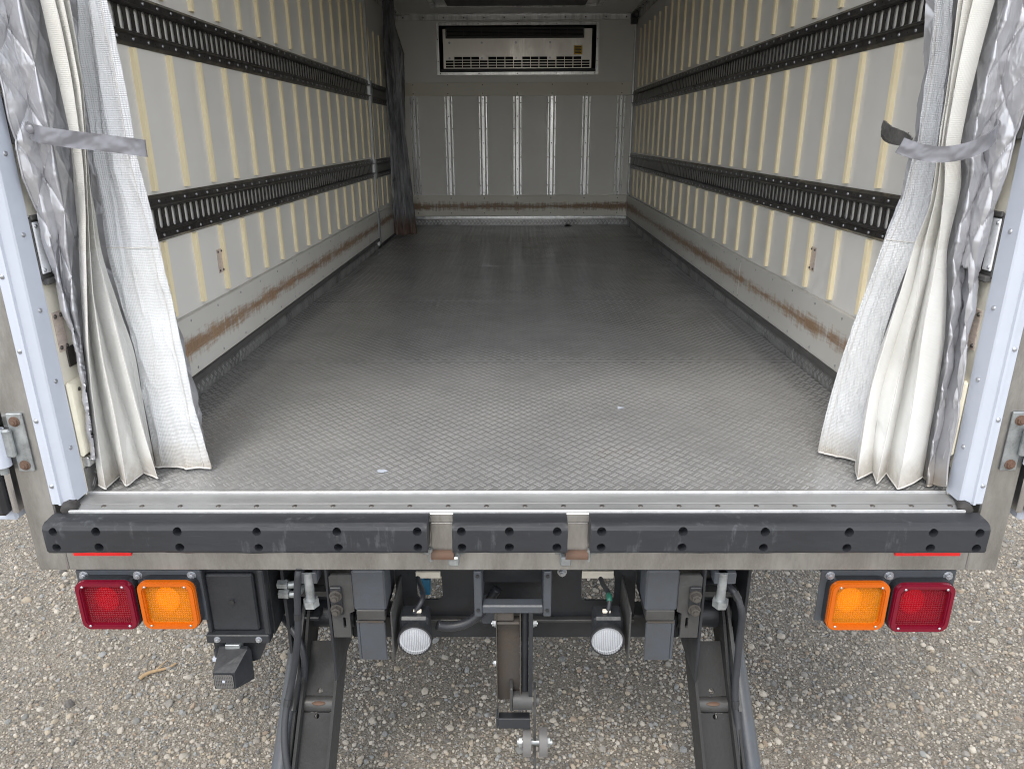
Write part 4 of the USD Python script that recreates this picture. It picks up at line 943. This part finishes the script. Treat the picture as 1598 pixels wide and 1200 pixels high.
WHITE_R = [
  [(0.881,0.262,2.051),(0.888,0.262,1.969),(0.888,0.262,1.842),(0.889,0.262,1.781),(0.881,0.262,1.662),(0.852,0.262,1.533),(0.82,0.262,1.373),(0.793,0.262,1.219),(0.774,0.262,1.021)],
  [(0.888,0.235,2.046),(0.904,0.235,1.884),(0.9,0.235,1.781),(0.898,0.235,1.65),(0.876,0.235,1.541),(0.846,0.235,1.396),(0.824,0.235,1.228),(0.81,0.235,1.02)],
  [(0.893,0.21,2.042),(0.906,0.21,1.883),(0.908,0.21,1.781),(0.915,0.21,1.643),(0.899,0.21,1.55),(0.872,0.21,1.417),(0.854,0.21,1.236),(0.847,0.21,1.02)],
  [(0.848,0.11,2.027),(0.856,0.11,1.892),(0.86,0.11,1.782),(0.864,0.11,1.66),(0.845,0.11,1.562),(0.833,0.11,1.473),(0.815,0.11,1.349),(0.801,0.11,1.216),(0.806,0.11,1.02)],
  [(0.873,0.14,2.031),(0.88,0.14,1.894),(0.885,0.14,1.782),(0.889,0.14,1.671),(0.873,0.14,1.555),(0.869,0.14,1.467),(0.854,0.14,1.34),(0.841,0.14,1.205),(0.855,0.14,1.024)],
  [(0.854,0.087,2.023),(0.858,0.087,1.891),(0.862,0.087,1.782),(0.867,0.087,1.675),(0.859,0.087,1.563),(0.861,0.087,1.487),(0.852,0.087,1.355),(0.844,0.087,1.225),(0.84,0.087,1.02)],
  [(0.894,0.14,2.031),(0.897,0.14,1.894),(0.9,0.14,1.782),(0.907,0.14,1.671),(0.9,0.14,1.555),(0.899,0.14,1.477),(0.894,0.14,1.34),(0.89,0.14,1.205),(0.888,0.14,1.021)],
  [(0.867,0.06,2.019),(0.862,0.06,1.889),(0.863,0.06,1.782),(0.875,0.06,1.677),(0.878,0.06,1.567),(0.876,0.06,1.507),(0.87,0.06,1.387),(0.873,0.06,1.209),(0.876,0.06,1.019)],
  [(0.92,0.115,2.027),(0.909,0.115,1.892),(0.906,0.115,1.782),(0.923,0.115,1.673),(0.919,0.115,1.564),(0.932,0.115,1.472),(0.949,0.115,1.347),(0.956,0.115,1.188),(0.96,0.115,1.023)],
]
QUILT_L = [
  [(-0.972,0.032,2.024),(-0.972,0.039,1.918),(-0.972,0.046,1.845),(-0.972,0.049,1.746),(-0.972,0.064,1.646),(-0.972,0.076,1.553),(-0.972,0.087,1.455),(-0.972,0.109,1.341),(-0.972,0.105,1.198),(-0.972,0.092,1.084)],
  [(-0.968,0.06,2.029),(-0.963,0.06,1.92),(-0.959,0.06,1.846),(-0.958,0.06,1.745),(-0.952,0.06,1.646),(-0.949,0.06,1.555),(-0.946,0.06,1.461),(-0.938,0.06,1.356),(-0.944,0.06,1.215),(-0.953,0.06,1.098)],
  [(-0.959,0.085,2.032),(-0.955,0.085,1.922),(-0.951,0.085,1.847),(-0.951,0.085,1.744),(-0.949,0.085,1.644),(-0.951,0.085,1.551),(-0.953,0.085,1.456),(-0.951,0.085,1.348),(-0.96,0.085,1.206),(-0.97,0.085,1.087)],
  [(-0.922,0.075,2.031),(-0.918,0.075,1.921),(-0.915,0.075,1.846),(-0.916,0.075,1.745),(-0.919,0.075,1.644),(-0.928,0.075,1.553),(-0.935,0.075,1.458),(-0.941,0.075,1.351),(-0.954,0.075,1.209),(-0.965,0.075,1.091)],
  [(-0.927,0.14,2.041),(-0.923,0.14,1.926),(-0.922,0.14,1.848),(-0.923,0.14,1.742),(-0.931,0.14,1.638),(-0.948,0.14,1.543),(-0.96,0.14,1.444),(-0.975,0.14,1.332),(-0.993,0.14,1.184),(-1.006,0.14,1.061)],
  [(-0.954,0.23,2.055),(-0.949,0.23,1.934),(-0.947,0.23,1.852),(-0.947,0.23,1.74),(-0.954,0.23,1.629),(-0.97,0.23,1.529),(-0.983,0.23,1.424),(-0.996,0.23,1.306),(-1.014,0.23,1.15),(-1.026,0.23,1.019)],
  [(-0.906,0.29,2.065),(-0.898,0.29,1.939),(-0.893,0.29,1.854),(-0.887,0.29,1.738),(-0.883,0.29,1.623),(-0.879,0.29,1.519),(-0.874,0.29,1.41),(-0.868,0.29,1.288),(-0.851,0.29,1.126),(-0.847,0.29,0.991)],
  [(-0.906,0.33,2.071),(-0.904,0.33,1.942),(-0.903,0.33,1.855),(-0.898,0.33,1.736),(-0.885,0.33,1.619),(-0.871,0.33,1.512),(-0.858,0.33,1.401),(-0.842,0.33,1.277),(-0.829,0.33,1.111),(-0.83,0.33,0.973)],
]
QUILT_R = [
  [(0.894,0.33,2.061),(0.923,0.33,1.844),(0.921,0.33,1.743),(0.908,0.33,1.628),(0.882,0.33,1.507),(0.86,0.33,1.38),(0.839,0.33,1.231),(0.837,0.33,1.036)],
  [(0.942,0.24,2.047),(0.928,0.24,1.901),(0.923,0.24,1.781),(0.94,0.24,1.664),(0.934,0.24,1.546),(0.948,0.24,1.447),(0.964,0.24,1.312),(0.97,0.24,1.139),(0.971,0.24,1.004)],
  [(0.93,0.14,2.031),(0.919,0.14,1.894),(0.915,0.14,1.781),(0.932,0.14,1.671),(0.928,0.14,1.56),(0.941,0.14,1.467),(0.958,0.14,1.34),(0.965,0.14,1.178),(0.968,0.14,1.051),(0.973,0.14,0.988)],
  [(0.921,0.085,2.022),(0.909,0.085,1.89),(0.906,0.085,1.782),(0.917,0.085,1.675),(0.912,0.085,1.568),(0.924,0.085,1.478),(0.939,0.085,1.356),(0.947,0.085,1.199),(0.95,0.085,1.077),(0.955,0.085,1.016)],
  [(0.962,0.105,2.025),(0.951,0.105,1.891),(0.945,0.105,1.781),(0.95,0.105,1.673),(0.943,0.105,1.565),(0.953,0.105,1.474),(0.965,0.105,1.35),(0.975,0.105,1.192),(0.978,0.105,1.067),(0.984,0.105,1.006)],
  [(0.978,0.065,2.019),(0.966,0.065,1.888),(0.959,0.065,1.781),(0.954,0.065,1.676),(0.944,0.065,1.571),(0.95,0.065,1.482),(0.959,0.065,1.361),(0.971,0.065,1.207),(0.975,0.065,1.086),(0.98,0.065,1.026)],
  [(0.975,0.024,2.012),(0.975,0.042,1.887),(0.975,0.055,1.781),(0.975,0.071,1.676),(0.975,0.089,1.567),(0.975,0.083,1.478),(0.975,0.072,1.359),(0.975,0.052,1.212),(0.975,0.045,1.095),(0.975,0.036,1.041)],
]


def loft(cols, rows, per, ztop, noise=0.0, seed=0, quilt=0.0, xlim=None, sharp=0.0, ripple=0.0):
    """cloth hung in folds: every column is one fold line, given by points from its top to its hem"""
    zz, xs, ys = [], [], []
    bot = np.array([min(p[2] for p in c) for c in cols])
    n = len(cols)
    fine = np.linspace(0, n - 1, (n - 1) * per + 1)
    t = np.linspace(0, 1, rows)
    X = np.zeros((rows, n)); Y = np.zeros((rows, n)); Z = np.zeros((rows, n))
    for i, c in enumerate(cols):
        c = np.array(sorted(c, key=lambda p: p[2]))
        z = ztop + (bot[i] - ztop) * t
        Z[:, i] = z
        zc = np.clip(z, c[0, 2], c[-1, 2])
        X[:, i] = PchipInterpolator(c[:, 2], c[:, 0])(zc)
        Y[:, i] = PchipInterpolator(c[:, 2], c[:, 1])(zc)
    idx = np.arange(n)
    def across(A):
        s = PchipInterpolator(idx, A, axis=1)(fine)
        l = np.stack([np.interp(fine, idx, r) for r in A])
        return s * (1 - sharp) + l * sharp
    V = np.stack([across(X), across(Y), across(Z)], -1)
    m = V.shape[1]
    U = np.r_[0, np.cumsum(np.linalg.norm(np.diff(V[rows // 2], axis=0), axis=1))]
    S = (V[:, :, 2])
    flat = V.reshape(-1, 3)
    i = (np.arange(rows - 1)[:, None] * m + np.arange(m - 1)[None]).ravel()
    F = np.r_[np.c_[i, i + m, i + m + 1], np.c_[i, i + m + 1, i + 1]]
    mesh = trimesh.Trimesh(flat, F, process=False)
    nrm = mesh.vertex_normals
    nrm = nrm * np.where(nrm[:, 1:2] > 0, -1, 1)
    d = np.zeros(len(flat))
    if noise > 0:
        q = flat * [9, 9, 2.5]
        d += noise * 2 * (meshkit.fbm(q, 4, seed) - 0.5)
        d += noise * 0.5 * (meshkit.fbm(flat * [40, 40, 14], 3, seed + 3) - 0.5)
    if ripple > 0:
        # soft upright folds, tightest where the tie band gathers the cloth, and a few hanging creases
        u = np.broadcast_to(np.linspace(0, 1, m)[None], S.shape).ravel(); s = S.ravel()
        k = 0.22 + 0.78 * np.exp(-((s - 1.86) / 0.28) ** 2) + 0.5 * np.clip((s - 1.9) / 0.3, 0, 1)
        d += ripple * k * np.sin(u * 15 + 1.2 * np.sin(s * 5 + seed)) * (0.7 + 0.3 * np.sin(u * 31 + s * 3))
        w = 1 - np.abs(meshkit.fbm(np.c_[u * 3.2 + s * 1.6, s * 5.5 - u * 2, 0 * s], 3, seed + 21) * 2 - 1)
        d += ripple * 0.7 * w ** 7
    if quilt > 0:
        u = np.broadcast_to(U[None], S.shape).ravel(); s = S.ravel()
        a, b = (u * 0.95 + s * 0.62) / 0.085, (u * 0.95 - s * 0.62) / 0.085
        da, db = np.abs(a - np.round(a)) , np.abs(b - np.round(b))
        puff = np.sqrt(np.clip(np.minimum(da, db) * 2, 0, 1))
        d += quilt * puff * 1.5
        # crumpled foil wrinkles, sharp ridges
        w = 1 - np.abs(meshkit.fbm(np.c_[u * 26, s * 15, 0 * s], 3, seed + 7) * 2 - 1)
        w2 = 1 - np.abs(meshkit.fbm(np.c_[u * 60 + s * 25, s * 38 - u * 20, 0 * s], 3, seed + 9) * 2 - 1)
        d += quilt * (0.26 * w ** 10 + 0.16 * w2 ** 8)
    flat = flat + nrm * d[:, None]
    if xlim:
        flat[:, 0] = np.clip(flat[:, 0], -xlim, xlim)
    return flat.reshape(rows, m, 3), F


def sheet_mesh(G, F):
    return trimesh.Trimesh(G.reshape(-1, 3), F, process=False)


def soften(cols):
    """the folds lie shallower above the tie band"""
    ym = np.mean([c[0][1] for c in cols])
    k = lambda z: 0.35 + 0.65 * float(np.clip((1.75 - z) / 0.45, 0, 1))
    return [[(x, ym + (y - ym) * k(z), z) for x, y, z in c] for c in cols]


def cloth_curtain(cols, label, npanel, first):
    """pleated white cloth plus its flat woven end panel; npanel columns belong to the panel"""
    C = group('pleated_curtain', label=label, category='curtain', group='white pleated strip curtains gathered at the rear corners')
    if first:
        pl, pn = cols[:-npanel + 1], cols[-npanel:]
    else:
        pn, pl = cols[:npanel], cols[npanel - 1:]
    pl = soften(pl)
    G, F = loft(pl, 150, 14, 2.66, 0.0045, 3 if first else 13, sharp=0.1, xlim=0.972)
    obj('pleats', sheet_mesh(G, F), 'white_cloth', C, smooth=True)
    Gp, Fp = loft(pn, 200, 30, 2.66, 0.011, 5 if first else 15, xlim=0.972, ripple=0.007)
    obj('end_panel', sheet_mesh(Gp, Fp), 'panel_cloth', C, smooth=True)
    obj('hem', tube(Gp[-1], 0.0022, 6), 'stitch', C, smooth=True)
    obj('hem', tube(G[-1], 0.0018, 6), 'stitch', C, smooth=True)
    e = Gp[:, -1] if first else Gp[:, 0]
    obj('hem', tube(e, 0.0024, 6), 'panel_cloth', C, smooth=True)
    e2 = Gp[:, -9] if first else Gp[:, 8]
    obj('stitching', tube(e2 + [0, -0.0012, 0], 0.0008, 5), 'stitch', C, smooth=True)
    r = int(np.argmin(np.abs(Gp[:, 0, 2] - 1.558)))
    obj('stitching', tube(Gp[r] + [0, -0.0012, 0], 0.0012, 5), 'stitch', C, smooth=True)
    for k in range(14, G.shape[1] - 2, 14):
        if k // 14 % 2 == 1:
            obj('pleat_stitching', tube(G[40:, k] + [0, -0.001, 0], 0.0006, 5), 'stitch', C, smooth=True)


cloth_curtain(WHITE_L, 'white pleated curtain with woven end panel tied back at the left corner', 3, True)
cloth_curtain(WHITE_R, 'white pleated curtain with woven end panel tied back at the right corner', 3, False)
for cols, label, seed in ((QUILT_L, 'silver quilted insulating curtain bunched beside the left door jamb', 31), (QUILT_R, 'silver quilted insulating curtain bunched beside the right door jamb', 47)):
    C = group('quilted_curtain', label=label, category='curtain', group='silver quilted curtains at the rear corners')
    # the hem hangs to just above the floor
    cols = [[(x, y, max(z, 1.016)) for x, y, z in c] for c in cols]
    G, F = loft(cols, 380, 36, 2.66, 0.0035, seed, 0.0065, xlim=0.968)
    obj('quilt', sheet_mesh(G, F), 'silver_cloth', C, smooth=True)
    obj('hem', tube(G[-1], 0.002, 6), 'silver_cloth', C, smooth=True)
    e = G[:, 0] if cols is not None and seed == 31 else G[:, -1]
    obj('hem', tube(e, 0.0022, 6), 'silver_cloth', C, smooth=True)


def ribbon(path, h, n=90):
    p = spline(path, n)
    t = np.gradient(p, axis=0); t /= np.linalg.norm(t, axis=1, keepdims=True)
    up = np.array([0, 0, 1.0]) - t * t[:, 2:3]
    up /= np.linalg.norm(up, axis=1, keepdims=True)
    out = np.cross(t, up)
    q = np.linspace(-0.5, 0.5, 9)
    lay = []
    for o in (0.0014, -0.0014):
        wr = 0.0022 * (meshkit.fbm(np.stack([np.broadcast_to(np.arange(n)[:, None] * 0.22, (n, 9)), np.broadcast_to(q[None] * 3, (n, 9)), np.zeros((n, 9))], -1), 3, n + 2) - 0.5)
        lay.append(p[:, None] + out[:, None] * wr[:, :, None] * 2 + up[:, None] * (q[None, :, None] * h) + out[:, None] * (o + 0.002 * np.cos(q * np.pi)[None, :, None] * np.sin(np.linspace(0, 19, n))[:, None, None]))
    V = np.concatenate([l.reshape(-1, 3) for l in lay])
    i = (np.arange(n - 1)[:, None] * 9 + np.arange(8)[None]).ravel()
    F = np.r_[np.c_[i, i + 9, i + 10], np.c_[i, i + 10, i + 1]]
    N = n * 9
    side = []
    for k in range(n - 1):
        for e in (0, 8):
            a = k * 9 + e
            side += [(a, a + 9, a + 9 + N), (a, a + 9 + N, a + N)]
    for e in (0, n - 1):
        for k in range(8):
            a = e * 9 + k
            side += [(a, a + 1, a + 1 + N), (a, a + 1 + N, a + N)]
    return trimesh.Trimesh(V, np.r_[F, F[:, ::-1] + N, np.array(side)], process=False)


tl = group('tie_band', label='grey tie band round the left curtains with its free end sticking out', category='tie band', group='tie bands holding the rear curtains')
obj('band', ribbon([(-0.965, 0.10, 1.80), (-0.935, 0.045, 1.799), (-0.90, 0.022, 1.792), (-0.862, 0.030, 1.785), (-0.815, 0.055, 1.778), (-0.764, 0.062, 1.771), (-0.718, 0.050, 1.766)], 0.032), 'tie_cloth', tl, smooth=40)
obj('button', dome_head(0.009, 0.004, (0, -1, 0), 14).apply_translation((-0.926, 0.030, 1.802)), 'tie_cloth', tl, smooth=40)
tr = group('tie_band', label='grey tie band round the right curtains with its end turned outward', category='tie band', group='tie bands holding the rear curtains')
obj('band', ribbon([(0.748, 0.050, 1.766), (0.776, 0.045, 1.756), (0.82, 0.036, 1.749), (0.868, 0.030, 1.756), (0.905, 0.034, 1.772), (0.935, 0.06, 1.79), (0.955, 0.12, 1.80)], 0.030), 'tie_cloth', tr, smooth=40)
obj('band_back', ribbon([(0.885, 0.29, 1.775), (0.84, 0.30, 1.785), (0.81, 0.26, 1.80), (0.795, 0.20, 1.79), (0.79, 0.13, 1.778), (0.785, 0.08, 1.765)], 0.028), 'rail_steel_grey', tr, smooth=40)

# dark curtain bundled against the left wall near the front
dc = group('dark_curtain', label='narrow dark grey curtain bundled against the left wall near the bulkhead', category='curtain')
na, nz = 220, 120
A_, Z_ = np.meshgrid(np.linspace(0, 2 * np.pi, na, endpoint=False), np.linspace(0, 1, nz), indexing='ij')
z = 2.715 - Z_ * (2.715 - 1.035)
gather = 0.62 + 0.38 * np.clip(np.abs(z - 1.80) / 0.75, 0, 1) ** 0.8
top = np.clip((2.715 - z) / 0.35, 0.45, 1)
q = np.stack([np.cos(A_) * 3.2, np.sin(A_) * 3.2, z * 1.3], -1)
fold = 0.24 * np.sin(A_ * 9 + 2.5 * meshkit.fbm(q, 2, 5)) + 0.30 * (meshkit.fbm(q * 2.2, 4, 8) - 0.5) + 0.25 * (1 - np.abs(meshkit.fbm(q * [3, 3, 5], 3, 9) * 2 - 1)) ** 4
rx, ry = 0.085 * gather * top * (1 + 0.35 * fold), 0.075 * gather * top * (1 + 0.9 * fold)
cxx = -0.918 + 0.012 * np.sin(z * 2.0) - 0.02 * (1 - top)
G = np.stack([np.maximum(cxx + rx * np.cos(A_), -0.984), 4.47 + 0.03 * Z_ + ry * np.sin(A_), z], -1)
V = G.reshape(-1, 3)
i, j = np.meshgrid(np.arange(na), np.arange(nz - 1), indexing='ij')
a = (i * nz + j).ravel(); b = (((i + 1) % na) * nz + j).ravel()
obj('cloth', trimesh.Trimesh(V, np.r_[np.c_[a, b, b + 1], np.c_[a, b + 1, a + 1]], process=False), 'dark_cloth', dc, smooth=True)
obj('hook', cat(cyl((-0.95, 4.47, 2.70), (-0.90, 4.50, 2.735), 0.008, 8), bx(-0.97, -0.90, 4.46, 4.50, 2.71, 2.737, 0.003)), 'gasket', dc)

# ================================================================ gravel
gv = group('gravel_stones', label='loose grey and tan gravel stones scattered over the yard', kind='stuff')
stage.RemovePrim(gv)
pi = UsdGeom.PointInstancer.Define(stage, gv)
keys(gv, kind='stuff', label='loose grey and tan gravel stones scattered over the yard', category='gravel')
protos = []
for k in range(10):
    m = trimesh.creation.icosphere(2 if k < 3 else 1, 1.0)
    v = m.vertices * (1 + 0.55 * (meshkit.fbm(m.vertices * 1.1 + 10 * k, 2, k) - 0.5)[:, None])
    for _ in range(5):
        d = rng.normal(size=3); d /= np.linalg.norm(d)
        h = 0.62 + 0.2 * rng.random()
        e = v @ d - h
        v = v - np.clip(e, 0, None)[:, None] * d * 0.85
    v = v * [1.0, 0.8 + 0.15 * rng.random(), 0.62]
    usdkit.mesh(stage, f'{gv}/stone_{k:03d}' if k else f'{gv}/stone', (v, m.faces), f'/World/Looks/stone_look_{k:03d}', smooth=18)
    protos.append(Sdf.Path(f'{gv}/stone_{k:03d}' if k else f'{gv}/stone'))
NS = 330000
x = rng.uniform(-3.4, 3.4, NS); y = rng.uniform(-0.3, 3.2, NS)
lim = 0.85 + 0.83 * (y + 1.43)
ok = np.abs(x) < lim
x, y = x[ok], y[ok]
patch = meshkit.fbm(np.c_[x * 1.3, y * 1.3, 0 * x], 4, 17)
r = np.exp(rng.normal(math.log(0.0036), 0.40, len(x)))
big = rng.random(len(x)) < 0.035
r = np.where(big, np.exp(rng.normal(math.log(0.0078), 0.36, len(x))), r)
keep = (rng.random(len(x)) < 0.45 + 1.3 * (patch - 0.33)) & (r < 0.022)
x, y, r = x[keep], y[keep], r[keep]
zg = ground_z(x, y)
n = len(x)
pos = np.c_[x, y, zg + r * 0.18]
ax = rng.normal(size=(n, 3)) * [0.35, 0.35, 0] + [0, 0, 1.0]
ax /= np.linalg.norm(ax, axis=1, keepdims=True)
an = rng.uniform(0, 2 * np.pi, n) / 2
quat = np.c_[np.cos(an), ax * np.sin(an)[:, None]]
pi.CreatePrototypesRel().SetTargets(protos)
pr = np.array([0.16, 0.14, 0.15, 0.08, 0.14, 0.07, 0.10, 0.05, 0.08, 0.03])
pi.CreateProtoIndicesAttr(Vt.IntArray.FromNumpy(rng.choice(10, n, p=pr / pr.sum()).astype(np.int32)))
pi.CreatePositionsAttr(Vt.Vec3fArray.FromNumpy(pos.astype(np.float32)))
pi.CreateScalesAttr(Vt.Vec3fArray.FromNumpy(np.repeat(r[:, None], 3, 1).astype(np.float32)))
pi.CreateOrientationsAttr(Vt.QuathArray([Gf.Quath(float(a), float(b), float(c), float(d)) for a, b, c, d in quat]))

# small litter
obj('rubber_scrap', trimesh.convex.convex_hull(np.array([(0.42, 5.15, ZF + 0.001), (0.47, 5.14, ZF + 0.001), (0.50, 5.17, ZF + 0.001), (0.44, 5.19, ZF + 0.001), (0.45, 5.16, ZF + 0.022), (0.47, 5.17, ZF + 0.018)])), 'gasket', label='small black scrap on the floor at the foot of the bulkhead', category='scrap')
tw = group('dry_twig', label='dry brown twig lying on the gravel left of the buzzer', category='twig')
pts = spline([(-1.31, 0.60, 0.008), (-1.28, 0.63, 0.012), (-1.25, 0.645, 0.010), (-1.215, 0.675, 0.012)], 14)
obj('stem', tube(pts, np.linspace(0.007, 0.0035, 14), 7), 'dry_leaf', tw, smooth=True)
obj('side_shoot', tube(spline([pts[6], pts[6] + [0.008, 0.02, 0.006], pts[6] + [0.02, 0.05, 0.004]], 8), np.linspace(0.003, 0.0012, 8), 6), 'dry_leaf', tw, smooth=True)


def scrap(cx, cy, L, W, seed):
    rr = np.random.default_rng(seed)
    ang = np.sort(rr.uniform(0, 2 * np.pi, 11))
    rad = 0.55 + 0.45 * rr.random(11)
    p = Polygon(np.c_[cx + L * rad * np.cos(ang), cy + W * rad * np.sin(ang)])
    return ext(p, 0.0012, 'xy', ZF + 0.0022)


obj('paper_scrap', scrap(-0.325, 0.17, 0.014, 0.010, 4), 'pvc_white', label='pale scrap stuck on the tread floor left of centre near the sill', category='scrap')
obj('paper_scrap', scrap(0.315, 0.60, 0.014, 0.012, 6), 'pvc_white', label='tiny pale scrap on the tread floor right of centre', category='scrap')
